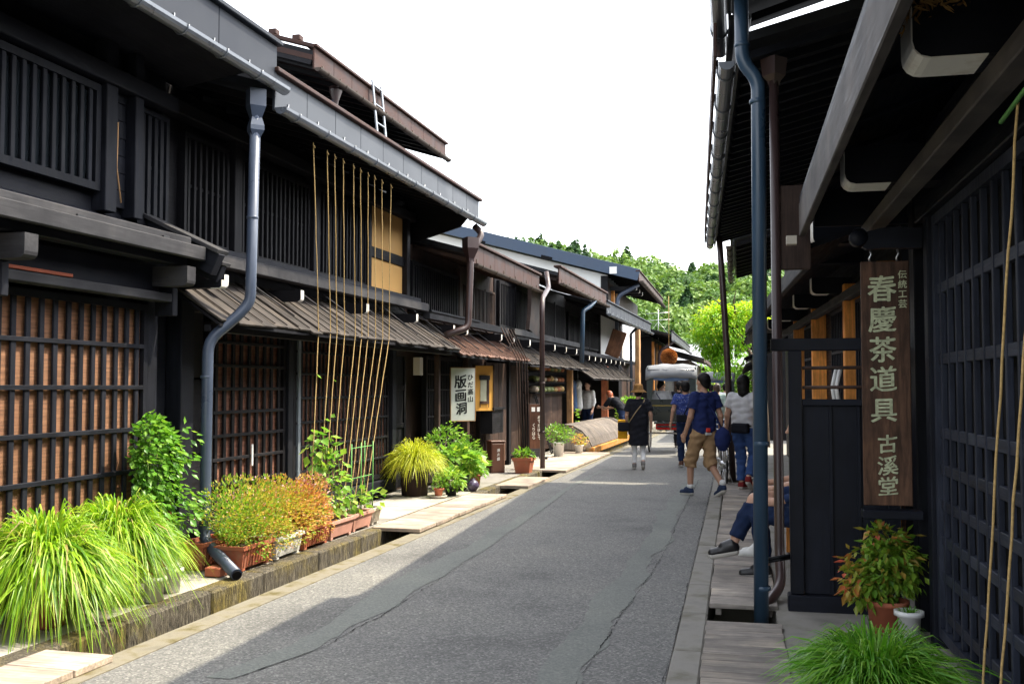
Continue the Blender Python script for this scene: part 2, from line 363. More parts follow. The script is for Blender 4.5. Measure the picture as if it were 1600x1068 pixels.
for yy, xa, xb in [(8.3, -2.3, -1.0), (10.4, -2.2, -1.0), (12.0, -2.3, -.5), (14.6, -2.4, -.5), (16.4, -2.2, -.9), (9.0, -.95, -.7), (6.9, -2.1, -1.2)]:
    crack([(xa, yy), ((xa+xb)/2, yy+.12), (xb, yy+.03)], .0028, .03, 60)
# plank covers over the drains
def cover(label, fr, u0, u1, d0, d1, z, n, matf, th=.035, jit=.004, lift=0, group='plank covers over the roadside drains'):
    t = thing('drain_cover', label, 'drain cover', fr, (u0, min(d0, d1), z), group)
    w = (u1-u0)/n
    for i in range(n):
        dz = rnd.uniform(-jit, jit); box('plank', t, u0+i*w+.0025, u0+(i+1)*w-.0025, d0+rnd.uniform(-.006, .006), d1+rnd.uniform(-.006, .006), z-th+dz, z+dz, matf(1), .004)
    for dd in (min(d0, d1)+.06, max(d0, d1)-.06): box('batten', t, u0+.02, u1-.02, dd-.02, dd+.02, z-th-.05, z-th-.005, matf(0), .003)
    return t
cover('grey plank cover at the right, in front of the dark drain opening', FR, 4.3, 6.62, -.27, .20, .045, 20, WGP)
cover('long grey plank cover under the seated people', FR, 7.14, 11.0, -.27, .195, .05, 15, WGP)
cover('grey plank cover beneath the woman in the grey t-shirt', FR, 11.02, 16.2, -.27, .19, .045, 17, WGP)
cover('grey plank cover beyond the bicycle on the right', FR, 16.9, 24, -.27, .19, .045, 20, WGP)
cover('pale pinkish cover of wide boards at the lower left corner', FL, 3.0, 4.93, 3.60, 4.04, .05, 6, WPL, .04)
cover('bleached wooden cover between the planters and the potted plants', FL, 9.98, 13.55, 3.60, 4.14, .055, 13, WPL, .04)
cover('small pale cover board below the brown bollard box', FL, 14.75, 16.25, 3.58, 4.1, .055, 1, WPL, .05)
cover('pale wide-board cover past the brown drainpipe', FL, 17.6, 22.6, 3.58, 4.6, .06, 8, WPL, .04)
# ---------------------------------------------------------------- building kit
def lattice(parent, u0, u1, z0, z1, d, s, n, bw, bt, rails, mat, back=None, fw=.05, rh=.03, name='lattice_window', rail_front=True, gap=.03, label=None, fdep=.07):
    """frame (part) with bars, rails and a screen (sub-parts); s=+1 left row, -1 right row"""
    m = MB()
    for a in ((u0-fw, u0, z0-fw, z1+fw), (u1, u1+fw, z0-fw, z1+fw), (u0, u1, z0-fw, z0), (u0, u1, z1, z1+fw)):
        m.box(a[0], a[1], d-s*.01, d+s*fdep, a[2], a[3])
    f = m.obj(name, mat(2), parent)
    if label: f['label'] = label
    for i in range(n):
        uc = u0 + (i+.5)*(u1-u0)/n
        uc += rnd.uniform(-.004, .004); box('bar', f, uc-bw/2, uc+bw/2, d, d+s*bt, z0+.001, z1-.001, mat(2), .003, rot=(0, rnd.uniform(-.003, .003), 0))
    for zr in rails:
        dd = (d-s*.012, d+s*.012) if rail_front is True else (d+s*.005, d+s*(bt+.01)) if rail_front == 'flush' else (d+s*bt*.5, d+s*(bt+.012))
        box('rail', f, u0+.001, u1-.001, dd[0], dd[1], zr-rh/2, zr+rh/2, mat(0), .003)
    if back is not None:
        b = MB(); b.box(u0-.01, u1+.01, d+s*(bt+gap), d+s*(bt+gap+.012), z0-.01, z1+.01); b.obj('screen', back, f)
    return f
def roof(parent, u0, u1, de, ze, s, pitch, depth, mat, fh=.34, fmat=None, pw=.9, gut=None, gr=.055, gz=0.0, raft=.46, capmat=None, woodf=WB, u_r0=None, gable=True, soff=1.25, brk=.8):
    """sloping slab with eave fascia panels, gutter, brackets, rafters. de,ze = lower front edge of the fascia"""
    t = .09; zr = ze + fh
    m = MB(); m.prism([(de+s*.02, zr-.10), (de+s*depth, zr-.10+pitch*depth), (de+s*2*depth, zr-.10), (de+s*2*depth, zr-.10-t*.8), (de+s*depth, zr-.10+pitch*depth-t*1.4), (de+s*.02, zr-.10-t*.8)], u0, u1, 0)
    r = m.obj('roof', mat, parent)
    n = max(1, round((u1-u0)/pw)); w = (u1-u0)/n
    for i in range(n): box('fascia_panel', r, u0+i*w+.004, u0+(i+1)*w-.004, de-s*.012, de+s*.014, ze, zr, fmat, .003)
    box('roof_edge', r, u0-.02, u1+.03, de-s*.06, de+s*.10, zr+.002, zr+.045, capmat or fmat, .008)
    if gut:
        m = MB(); k = 8; gd = de - s*(gr+.02); gzc = ze + gr*.3 + gz
        pts = [(gd + gr*math.cos(math.pi+math.pi*i/k), gzc + gr*1.05*math.sin(math.pi+math.pi*i/k)) for i in range(k+1)]
        inn = [(gd + (gr-.006)*math.cos(math.pi+math.pi*i/k), gzc + (gr-.006)*1.05*math.sin(math.pi+math.pi*i/k)) for i in range(k, -1, -1)]
        m.prism(pts+inn, u0-.01, u1+.02, 0)
        for e in (u0-.012, u1+.012): m.prism(pts, e, e+.008, 0)
        g = m.obj('gutter', gut, parent)
        uu = u0 + .25
        while uu < u1:
            q = MB(); q.tube([(uu, gd + (gr+.006)*math.cos(math.pi+math.pi*i/6), gzc + (gr+.006)*1.05*math.sin(math.pi+math.pi*i/6)) for i in range(7)] + [(uu, gd+gr, gzc+.10)], .007, 5); q.obj('gutter_bracket', gut, g); uu += brk
    sl = math.atan(pitch); uu = u0 + .12
    while raft and uu < u1:
        a = (uu, de+s*.05, ze+fh-.10-t-.05); b = (uu, de+s*(soff+.1), ze+fh-.10-t-.05+pitch*(soff+.05))
        beam('rafter', r, a, b, .05, .06, woodf(0), .003); uu += raft
    return r
def pent(parent, u0, u1, de, ze, dw, zw, s, mat, bw=.2, th=.022, jit=.006, battens=True, bmat=None):
    """lean-to roof of boards running down the slope, each board and batten a part"""
    n = max(1, round((u1-u0)/bw)); w = (u1-u0)/n
    m = MB(); m.prism([(de, ze-.03), (dw, zw-.03), (dw, zw-.055), (de, ze-.055)], u0, u1, 0); p = m.obj('pent_roof', WB(0), parent)
    for i in range(n):
        k = rnd.uniform(-jit, jit); e = rnd.uniform(-.02, .03)
        uc = u0+(i+.5)*w
        beam('roof_board', p, (uc, de-s*(.02+e), ze+k-(.02+e)*(zw-ze)/abs(dw-de)), (uc, dw, zw+k), w-.006, th, mat(0), .003)
        if battens: beam('roof_batten', p, (uc+w/2, de-s*.01, ze+.022), (uc+w/2, dw-s*.01, zw+.022), .014, .012, (bmat or mat)(0), .003)
    return p
def arm(name, parent, u, d_end, d_wall, z0, z1, s, w=.10, mat=None, white=True, wl=.1):
    """cantilevered beam with a rounded, white-painted end"""
    m = MB(); r = (z1-z0)*.28
    prof = [(d_wall, z1), (d_end, z1), (d_end, z0+r)] + [(d_end+s*r*(1-math.cos(a)), z0+r-r*math.sin(a)) for a in (.5, 1.0, 1.5708)] + [(d_wall, z0)]
    m.prism(prof, u-w/2, u+w/2, 0); a = m.obj(name, mat or WB(1), parent)
    if white:
        e = .004; q = MB(); o = [(d_end-s*e, z1-.004), (d_end-s*e, z0+r)] + [(d_end-s*e+s*(r+e)*(1-math.cos(x)), z0+r-(r+e)*math.sin(x)) for x in (.4, .8, 1.2, 1.5708)] + [(d_end+s*wl, z0-e)]
        inn = [(d_end+s*wl, z0+.001), (d_end+s*r, z0+.001), (d_end+s*.001, z0+r), (d_end+s*.001, z1-.004)]
        q.prism(o+inn, u-w/2+.001, u+w/2-.001, 0); q.obj('painted_end', mWHITE, a)
    return a
def tube(name, parent, pts, r, mat, n=12, fr=None, smooth=True): return MB().tube(pts, r, n, True, smooth).obj(name, mat, parent, fr)
def bend(pts, r=.09, k=4):
    """round the corners of a polyline"""
    P = [Vector(p) for p in pts]; out = [P[0]]
    for i in range(1, len(P)-1):
        a, b, c = P[i-1], P[i], P[i+1]; ra = min(r, (a-b).length*.45, (c-b).length*.45)
        p0 = b+(a-b).normalized()*ra; p1 = b+(c-b).normalized()*ra
        for j in range(k+1):
            t = j/k; out.append(p0*(1-t)**2 + b*2*t*(1-t) + p1*t*t)
    out.append(P[-1]); return out
def planks(parent, name, u0, u1, d, s, z0, z1, n, mat, th=.02, vertical=True):
    w = ((u1-u0) if vertical else (z1-z0))/n
    for i in range(n):
        k = rnd.uniform(0, .006)
        if vertical: box(name, parent, u0+i*w+.002, u0+(i+1)*w-.002, d-s*k, d+s*th, z0, z1, mat(2), .003)
        else: box(name, parent, u0, u1, d-s*k, d+s*th, z0+i*w+.002, z0+(i+1)*w-.002, mat(0), .003)
def post(parent, u0, u1, d0, d1, z0, z1, mat, name='post'): return box(name, parent, u0, u1, d0, d1, z0, z1, mat(2), .006)

# ---------------------------------------------------------------- house A, nearest on the left
A = thing('wooden_townhouse', 'charcoal townhouse at the left edge with amber reed screens behind its big lattice', 'house', FL, (4.5, 5.1, 0), 'old townhouses along the street')
w = MB(); w.box(1.5, 7.655, 5.12, 11, 0, 2.9); w.box(1.5, 7.655, 5.16, 11, 2.9, 4.5); w.obj('wall', WA(0), A)
lattice(A, 3.95, 7.06, .30, 2.17, 4.93, 1, 23, .046, .02, [.59, .88, 1.21, 1.545, 1.875], WA, mREED, .05, .034, gap=.012)
post(A, 7.12, 7.26, 4.93, 5.1, 0, 2.32, WA)
box('sill_beam', A, 3.8, 7.2, 4.92, 5.1, .1, .24, WA(0), .008)
box('lintel', A, 3.5, 7.22, 4.74, 4.86, 2.24, 2.31, WG(0), .006)
box('frieze_board', A, 3.5, 7.14, 4.84, 4.88, 2.312, 2.53, WA(0), .004)
box('rusty_strip', A, 5.42, 6.08, 4.825, 4.842, 2.33, 2.355, plain('rust_red', (.45, .11, .05), .7), .003)
for uu in (5.32, 7.2):
    box('corbel', A, uu-.035, uu+.035, 4.73, 4.9, 2.13, 2.36, WA(2), .006)
for uu in (3.6, 5.30, 7.10): arm('bracket_arm', A, uu, 4.52, 5.1, 2.36, 2.52, 1, .12, WG(1), False)
box('eave_beam', A, 3.0, 7.2, 4.62, 4.74, 2.535, 2.6, WA(0), .006)
m = MB(); m.prism([(4.56, 2.66), (5.14, 2.93), (5.14, 2.88), (4.56, 2.61)], 1.5, 7.30, 0); m.obj('pent_roof', WA(0), A)
box('eave_fascia', A, 1.5, 7.28, 4.50, 4.555, 2.585, 2.70, WG(0), .008)
box('eave_fascia', A, 1.5, 7.22, 4.60, 4.66, 2.705, 2.775, WG(0), .008)
for uu in (5.85, 6.85): box('clip', A, uu-.04, uu+.04, 4.585, 4.6, 2.705, 2.735, mBLKP, .002)
beam('barge_board', A, (7.36, 4.44, 2.56), (7.36, 5.2, 2.92), .10, .19, WA(0), .006)
beam('barge_cap', A, (7.37, 4.40, 2.665), (7.37, 5.24, 3.055), .18, .035, WG(0), .004)
beam('barge_board', A, (7.52, 4.50, 2.50), (7.52, 5.15, 2.76), .08, .15, WA(0), .006)
beam('barge_cap', A, (7.53, 4.46, 2.585), (7.53, 5.2, 2.86), .14, .03, WG(0), .004)
arm('beam_end', A, 7.56, 4.5, 5.1, 2.39, 2.46, 1, .09, WA(1), True)
f = lattice(A, 5.0, 6.62, 3.14, 3.86, 5.08, 1, 16, .04, .02, [], WA, None, .06)
for i in range(5):
    box('pane', f, 5.02+i*.32, 5.32+i*.32, 5.112, 5.12, 3.15, 3.85, mGLASS, .001)
lattice(A, 3.2, 4.8, 3.14, 3.86, 5.08, 1, 14, .052, .05, [], WA, mINT, .06)
post(A, 6.69, 6.83, 5.03, 5.16, 2.93, 4.3, WA); post(A, 7.06, 7.17, 5.03, 5.16, 2.93, 4.3, WA)
planks(A, 'wall_plank', 6.84, 7.05, 5.12, 1, 3.0, 4.0, 7, WA, .03, False)
lattice(A, 7.22, 7.58, 2.95, 3.86, 5.1, 1, 4, .05, .05, [3.42], WA, mINT, .04, rail_front=False)
box('head_beam', A, 1.5, 7.62, 5.0, 5.16, 3.94, 4.08, WA(0), .006)
roof(A, 1.2, 8.0, 4.27, 4.20, 1, .30, 4.2, mMETA, .40, mMETA, .95, mGUT, .06, woodf=WA, brk=.55)
box('soffit', A, 1.3, 7.95, 4.3, 5.2, 4.34, 4.36, WA(0), .002, rot=(R(-8), 0, 0))
# downpipe between the two houses (hopper, two straps, kicked-out shoe)
m = MB(); m.tube(bend([(7.76, 4.33, 4.02), (7.72, 4.34, 2.28), (7.66, 4.42, 2.16), (7.52, 4.62, 1.94), (7.52, 4.63, .26), (7.06, 4.06, .085)], .11), .047, 14)
dp = m.obj('downpipe', mPIPE, A)
m = MB(); m.lathe([(.0, .42), (.10, .42), (.10, .27), (.06, .17), (.085, .1), (.085, .06), (.05, 0)], (7.76, 4.33, 3.72), 4, False); m.obj('hopper', mPIPE, dp)
for zz in (1.62, .62, 3.0): m = MB(); m.lathe([(.049, 0), (.053, .004), (.053, .022), (.049, .026)], (7.52 if zz < 2 else 7.735, 4.63 if zz < 2 else 4.338, zz), 14); m.obj('pipe_joint', mPIPE, dp)
m = MB(); m.tube([(7.05, 4.05, .08), (7.058, 4.06, .084)], .036, 12); m.obj('pipe_mouth', mINT, dp)

# ---------------------------------------------------------------- house B
B = thing('wooden_townhouse', 'dark townhouse with galvanised eave, plank lean-to and tan panel upstairs', 'house', FL, (11, 5.3, 0), 'old townhouses along the street')
w = MB(); w.box(7.66, 13.92, 5.42, 11, 0, 2.6); w.box(7.66, 13.92, 5.27, 11, 2.6, 4.3); w.obj('wall', WB(0), B)
box('stone_footing', B, 7.70, 7.92, 5.0, 5.16, .0, .16, mCONC, .01)
post(B, 7.70, 7.90, 4.99, 5.15, .42, 2.45, WA); post(B, 7.73, 7.87, 5.02, 5.13, .16, .42, WA, 'post_foot')
for i in range(3): box('wall_panel', B, 7.95, 8.42, 5.22+.01*(i % 2), 5.25+.01*(i % 2), .2+i*.72, .9+i*.72, WB(0), .006)
lattice(B, 8.55, 9.98, .36, 2.12, 5.2, 1, 9, .05, .022, [.60, .84, 1.07, 1.30, 1.53, 1.76, 1.99], WB, mREED2, .06, .032, gap=.015)
post(B, 10.04, 10.16, 5.16, 5.3, .1, 2.3, WA)
f = lattice(B, 10.28, 13.05, .36, 2.1, 5.2, 1, 24, .036, .018, [.58, .86, 1.14, 1.42, 1.70, 1.95], WB, mREED2, .06, .03, gap=.012)
box('sliding_door_edge', f, 10.30, 10.36, 5.17, 5.2, .36, 2.1, plain('pale_blue_wood', (.16, .19, .22), .5), .003)
for k in range(6): box('glass_strip', f, 12.1+k*.14, 12.16+k*.14, 5.26, 5.27, .4, 2.05, plain('pale_pane', (.32, .36, .40), .3), .001)
post(B, 13.12, 13.26, 5.14, 5.3, .1, 2.4, WA)
box('sill_beam', B, 8.4, 13.2, 5.14, 5.3, .12, .28, WA(0), .008)
d_ = box('door', B, 13.3, 14.0, 5.3, 5.34, .08, 2.0, WB(2), .004)
for zz in (.35, .95, 1.5): box('door_rail', d_, 13.32, 13.98, 5.28, 5.299, zz, zz+.07, WB(0), .004)
for uu in (13.3, 13.94): box('door_stile', d_, uu, uu+.06, 5.275, 5.299, .08, 2.0, WB(2), .004)
box('door_handle', d_, 13.37, 13.39, 5.24, 5.275, .98, 1.12, mBLKP, .003)
pent(B, 7.5, 14.2, 4.50, 2.12, 5.2, 2.58, 1, WROOF, .24)
box('eave_rail', B, 7.52, 14.15, 4.6, 4.66, 2.02, 2.08, WB(0), .004); box('inner_rail', B, 7.66, 14.1, 5.1, 5.2, 2.24, 2.44, WB(0), .005)
box('belt_beam', B, 7.66, 13.95, 4.90, 5.02, 2.66, 2.78, WG(0), .008); box('belt_beam', B, 7.66, 13.95, 5.02, 5.2, 2.785, 2.86, WA(0), .006)
for uu in (8.0, 9.5, 11.25, 13.0): arm('beam_end', B, uu, 4.74, 5.3, 2.44, 2.56, 1, .07, WB(1), True, .03)
for uu in (7.9, 8.8, 9.9, 10.6, 11.6, 12.4, 13.2, 13.75): tube('tie_rod', B, [(uu-.12, 5.12, 2.72), (uu+.3, 4.62, 2.26)], .008, WG(0), 6)
lattice(B, 8.06, 8.76, 2.92, 3.86, 5.2, 1, 7, .036, .05, [3.42], WB, mINT, .04, rail_front=False)
post(B, 8.84, 8.98, 5.15, 5.3, 2.86, 4.1, WB)
lattice(B, 9.05, 10.55, 2.92, 3.86, 5.2, 1, 15, .036, .05, [3.42], WB, mINT, .04, rail_front=False)
post(B, 10.62, 10.76, 5.15, 5.3, 2.86, 4.1, WB)
lattice(B, 10.83, 12.22, 2.92, 3.9, 5.2, 1, 14, .036, .05, [3.4], WB, mINT, .04, rail_front=False)
post(B, 12.27, 12.36, 5.15, 5.3, 2.82, 4.1, WB); post(B, 13.62, 13.74, 5.12, 5.3, 2.82, 4.1, WB)
box('tan_panel', B, 12.36, 13.62, 5.2, 5.24, 2.84, 3.30, mYEL, .003); box('tan_panel', B, 12.36, 13.62, 5.2, 5.24, 3.44, 4.0, mYEL, .003)
box('dark_rail', B, 12.36, 13.62, 5.17, 5.24, 3.30, 3.44, WB(0), .004)
box('head_beam', B, 7.66, 13.95, 5.1, 5.27, 4.0, 4.12, WB(0), .006)
roof(B, 7.98, 14.42, 4.28, 4.02, 1, .30, 4.0, mMETA, .34, mMETB, .62, mGUT, .06, capmat=mMETBR, brk=.62)
m = MB(); m.prism([(4.35, 4.12), (6.2, 4.66), (6.2, 3.7), (5.3, 3.72), (4.5, 3.95)], 14.2, 14.24, 0); m.obj('gable_board', WB(1), B)
# brown hopper pipe at the end of B
m = MB(); m.tube(bend([(14.35, 4.32, 3.98), (14.35, 4.2, 3.86), (14.1, 4.3, 3.5), (13.98, 4.3, 2.42), (13.7, 4.55, 2.3)], .1), .05, 12); dp = m.obj('downpipe', mPIPEBR, B)
m = MB(); m.lathe([(0, .36), (.13, .36), (.13, .2), (.06, .05), (.055, 0)], (14.08, 4.3, 3.4), 4, False); m.obj('hopper', mPIPEBR, dp)
box('hanging_tag', B, 9.26, 9.29, 5.165, 5.18, .74, .96, mWP, .004)
MB().box(13.78, 13.92, 4.98, 5.08, 1.72, 1.98).obj('meter_box', mBEIGE, B)
# taller rear wing behind B
BR = thing('rear_house', 'set-back upper house with brown roof edge behind the galvanised eave', 'house', FL, (15, 7.5, 0))
w = MB(); w.box(12.8, 17.6, 6.9, 12, 0, 6.2); w.obj('wall', WB(0), BR)
r_ = roof(BR, 12.3, 17.98, 6.0, 5.88, 1, .32, 3.6, mMETBR, .30, mMETBR, .6, mGUTBR, .05, brk=.6)
beam('verge_board', BR, (12.33, 6.02, 6.04), (12.33, 8.6, 6.86), .05, .2, WB(0), .004)
beam('verge_cap', BR, (12.31, 5.98, 6.19), (12.31, 8.6, 7.02), .1, .05, mMETBR, .004)
for i in range(4): box('roof_tile_end', BR, 12.28, 12.4, 6.2+i*.36, 6.32+i*.36, 6.30+i*.115, 6.38+i*.115, mMETBR, .01)
m = MB(); m.tube([(13.15, 6.05, 5.84), (13.15, 6.1, 5.6), (13.15, 6.3, 4.6)], .04, 10); dp = m.obj('downpipe', mPIPE, BR)
m = MB(); m.lathe([(0, .26), (.1, .26), (.1, .2), (.045, .05), (.04, 0)], (13.15, 6.06, 5.62), 8); m.obj('hopper', mPIPEBR, dp)
ld = thing('ladder', 'aluminium ladder leaning against the set-back brown roof', 'ladder', FL, (14.5, 6.0, 5.3))
mAL = plain('aluminium', (.30, .32, .35), .4, .5, .1)
for dx in (0, .36): beam('stile', ld, (14.62+dx-.12, 5.9, 4.9), (14.2+dx, 5.93, 6.30), .05, .025, mAL, .003)
for k in range(5):
    t = .15+k*.2; a = Vector((14.50, 5.9, 4.9)).lerp(Vector((14.2, 5.93, 6.3)), t); beam('rung', ld, a, a+Vector((.36, 0, 0)), .03, .02, mAL, .003)

# ---------------------------------------------------------------- house C (print shop)
C_ = thing('wooden_townhouse', 'townhouse with short brown roof edge behind the white calligraphy signboard', 'house', FL, (16.5, 5.3, 0), 'old townhouses along the street')
w = MB(); w.box(13.98, 18.9, 5.42, 11, 0, 2.6); w.box(13.98, 18.9, 5.3, 11, 2.6, 3.75); w.obj('wall', WBR(2), C_)
box('pipe_post', C_, 14.42, 14.5, 4.9, 4.98, .04, 2.05, WBR(2), .01)
lattice(C_, 14.72, 16.5, .45, 1.98, 5.2, 1, 22, .03, .03, [.62, .85, 1.08, 1.5, 1.75], WB, mINT, .05, .025)
post(C_, 16.55, 16.68, 5.1, 5.3, .05, 2.3, WBR); 
lattice(C_, 16.75, 17.3, .3, 1.05, 5.2, 1, 5, .03, .03, [.7], WBR, mINT, .05, .025, name='lattice_panel')
planks(C_, 'wall_plank', 17.4, 18.85, 5.02, 1, .12, 2.0, 5, WBR, .03)
box('sill_beam', C_, 14.6, 18.9, 5.12, 5.28, .06, .2, WBR(0), .006)
MB().box(17.0, 17.75, 4.78, 5.0, .72, 1.14).box(16.97, 17.78, 4.74, 5.0, 1.142, 1.18).obj('shelf_box', WB(0), C_)
pent(C_, 14.25, 18.7, 4.50, 2.05, 5.2, 2.45, 1, WRED, .15)
box('belt_beam', C_, 14.0, 18.6, 4.9, 5.02, 2.56, 2.68, WG(0), .006)
for uu in (14.6, 15.3, 17.4, 18.3): arm('beam_end', C_, uu, 4.72, 5.3, 2.38, 2.5, 1, .07, WB(1), True, .03)
for uu in (14.5, 15.2, 15.9, 16.7, 17.6): tube('tie_rod', C_, [(uu-.1, 5.1, 2.6), (uu+.35, 4.6, 2.16)], .009, WG(0), 6)
f = lattice(C_, 14.15, 16.3, 2.74, 3.4, 5.22, 1, 22, .04, .04, [], WB, mINT, .06)
beam('window_hood', C_, (14.0, 5.0, 2.68), (16.6, 5.0, 2.68), .25, .035, WA(0), .004)
post(C_, 16.4, 16.55, 5.2, 5.32, 2.6, 3.6, WBR)
for k in range(3): lattice(C_, 16.66+k*.74, 17.28+k*.74, 2.76, 3.36, 5.24, 1, 7, .035, .03, [], WBR, mINT, .035)
roof(C_, 14.25, 18.75, 4.34, 3.38, 1, .28, 3.6, mMETDK, .32, mMETBR, .62, mGUTBR, .05, woodf=WBR)
m = MB(); m.tube(bend([(19.25, 4.3, 3.82), (19.1, 4.22, 3.5), (18.1, 4.12, 3.2), (17.98, 4.1, 3.0), (17.92, 4.08, .04)], .12), .048, 12); dp = m.obj('downpipe', mPIPEBR, C_)
for zz in (.7, 1.6): m = MB(); m.lathe([(.05, 0), (.055, .005), (.055, .03), (.05, .035)], (17.93, 4.085, zz), 12); m.obj('pipe_joint', mPIPEBR, dp)
# ---------------------------------------------------------------- house D
D = thing('wooden_townhouse', 'townhouse with brown board eave and slanting carved board upstairs, past the brown pipe', 'house', FL, (22, 5.3, 0), 'old townhouses along the street')
w = MB(); w.box(19.0, 25.9, 5.9, 11, 0, 2.6); w.box(19.0, 25.9, 5.3, 11, 2.5, 3.95); w.box(19.0, 19.15, 5.0, 5.9, 0, 2.5); w.obj('wall', WB(2), D)
for k in range(5): lattice(D, 19.2+k*1.32, 20.3+k*1.32, 2.8, 3.62, 5.24, 1, 9, .05, .03, [], WB, mINT, .06)
pent(D, 18.78, 25.2, 4.52, 2.0, 5.25, 2.42, 1, WROOF, .22)
box('belt_beam', D, 19.0, 25.9, 4.88, 5.0, 2.58, 2.70, WG(0), .006)
for uu in (19.6, 20.7, 22.0, 23.3, 24.6): arm('beam_end', D, uu, 4.72, 5.3, 2.36, 2.5, 1, .08, WB(1), True, .03)
for uu in (19.5, 20.4, 21.2, 22.1, 23, 24.0): tube('tie_rod', D, [(uu-.1, 5.1, 2.55), (uu+.4, 4.62, 2.1)], .009, WG(0), 6)
post(D, 24.7, 24.86, 4.86, 5.0, .04, 2.1, WTAN); post(D, 24.9, 25.02, 4.9, 5.02, .04, 2.1, WTAN)
planks(D, 'wall_plank', 21.2, 24.6, 5.1, 1, .1, 1.42, 6, WBR, .03)
planks(D, 'wall_plank', 19.2, 21.1, 5.3, 1, .1, 2.0, 5, WBR, .03)
for k, zz in enumerate((1.42, 1.66, 1.9)): box('display_shelf', D, 21.2, 24.65, 4.98, 5.3, zz-.02, zz, WB(0), .003)
roof(D, 19.95, 26.0, 4.2, 3.66, 1, .28, 3.8, mMETDK, .34, mMETBR, .62, mGUTBR, .05, woodf=WBR)
m = MB(); m.prism([(20.2+.2*math.sin(t*2.2), 2.75+t*1.0) for t in np.linspace(0, 1, 8)] + [(20.95+.25*math.sin(t*2+.6), 2.62+t*1.1) for t in np.linspace(1, 0, 8)], 4.88, 4.96, 1); m.obj('carved_board', WBR(2), D)
m = MB(); m.tube(bend([(23.9, 4.14, 3.64), (23.7, 4.2, 3.5), (23.4, 4.34, 3.36), (23.4, 4.34, 3.2), (23.38, 4.36, 2.12)], .1), .055, 10); m.obj('downpipe', mPIPEBL, D)
# ---------------------------------------------------------------- house E (shop with curved slat guard, white plaster upstairs)
E_ = thing('wooden_townhouse', 'shop with dark blue-grey eave and white plaster upstairs beyond the brown boards', 'house', FL, (30, 5.3, 0), 'old townhouses along the street')
w = MB(); w.box(25.95, 41.2, 6.6, 11, 0, 2.6); w.box(25.95, 41.2, 5.3, 11, 2.45, 3.9); w.box(33.6, 34.3, 5.0, 6.6, 0, 2.5); w.obj('wall', WB(0), E_)
for k in range(3): lattice(E_, 26.2+k*1.6, 27.6+k*1.6, 2.72, 3.5, 5.24, 1, 8, .06, .03, [], WB, mINT, .06)
box('plaster_panel', E_, 31.2, 35.4, 5.24, 5.31, 2.55, 3.9, mPLAST, .004); box('plaster_panel', E_, 36.0, 39.6, 5.24, 5.31, 2.55, 3.9, mPLAST, .004); post(E_, 40.2, 40.7, 5.15, 5.32, 0, 3.9, WTAN)
post(E_, 35.45, 35.95, 5.2, 5.32, 2.5, 3.9, WBR); post(E_, 31.0, 31.18, 5.2, 5.32, 2.5, 3.9, WB)
pent(E_, 25.3, 33.6, 4.45, 1.78, 5.25, 2.30, 1, WROOF, .3)
box('belt_beam', E_, 25.95, 34, 4.88, 5.0, 2.42, 2.52, WG(0), .006)
for k in range(8): arm('beam_end', E_, 26.4+k*.95, 4.72, 5.3, 2.26, 2.38, 1, .09, WB(1), True, .03)
for k in range(7): tube('tie_rod', E_, [(26.6+k, 5.1, 2.5), (27.1+k, 4.6, 1.9)], .011, WG(0), 6)
post(E_, 31.2, 31.42, 5.0, 5.2, .04, 2.2, lambda a: wood('salmon_timber', (.50, .17, .09), a))
roof(E_, 26.05, 36.0, 4.2, 3.46, 1, .30, 3.8, mMETDK, .34, mMETA, .8, mGUT, .06)
m = MB(); m.tube([(33.0, 4.3, 3.5), (33.0, 4.5, 3.3), (33.1, 4.5, .05)], .05, 10); m.obj('downpipe', mPIPE, E_)
# ---------------------------------------------------------------- tall house T with the long blue barge board, then F and G down the street
T = thing('tall_house', 'tall house with long blue barge board and white gable above the lower roofs', 'house', FR, (39, 4.2, 0))
w = MB(); w.box(34.45, 45, 4.3, 14, 0, 5.2); w.obj('wall', WBR(2), T)
m = MB(); m.prism([(4.32, 2.5), (14, 2.5), (14, 7.6), (13.0, 7.75), (4.32, 5.42)], 34.38, 34.44, 0); m.obj('gable_plaster', mPLAST, T)
post(T, 34.32, 34.4, 4.3, 4.55, 2.4, 5.4, WB); box('gable_beam', T, 34.3, 34.4, 4.3, 13, 4.55, 4.75, WB(1), .005)
beam('barge_board', T, (34.0, 3.2, 5.36), (34.0, 13, 8.0), .06, .40, plain('blue_board', (.035, .06, .105), .45, 0, .15, 2), .006)
box('vent', T, 33.95, 33.99, 6.2, 6.6, 5.98, 6.1, mINT, .002, rot=(R(15), 0, 0)); box('vent', T, 33.95, 33.99, 8.6, 9.1, 6.63, 6.75, mINT, .002, rot=(R(15), 0, 0))
box('square_plate', T, 33.93, 33.97, 3.95, 4.2, 5.42, 5.66, mWP, .003)
rt = roof(T, 33.98, 45.2, 3.2, 5.14, 1, .27, 9.0, mMETA, .34, mMETBR, 1.0, mGUTBR, .07, raft=.8)
for k in range(3): arm('beam_end', T, 34.8+k*1.1, 3.35, 4.3, 4.92, 5.06, 1, .1, WB(1), True, .05)
post(T, 35.2, 35.5, 4.2, 4.32, 0, 5.0, WOR); post(T, 36.1, 36.3, 4.2, 4.32, 0, 5.0, WTAN)
box('window_panel', T, 35.6, 36.0, 4.22, 4.3, 2.5, 4.4, mPLAST, .004)
m = MB(); m.tube(bend([(34.6, 3.25, 5.1), (34.6, 4.0, 4.7), (34.6, 4.05, 3.0)], .2), .07, 10); m.obj('downpipe', mPIPE, T)
F_ = thing('wooden_townhouse', 'low far house with grey gutter, right of the cedar ball', 'house', FR, (52, 3.9, 0), 'old townhouses along the street')
w = MB(); w.box(45.2, 62, 3.7, 12, 0, 3.8); w.obj('wall', WB(2), F_)
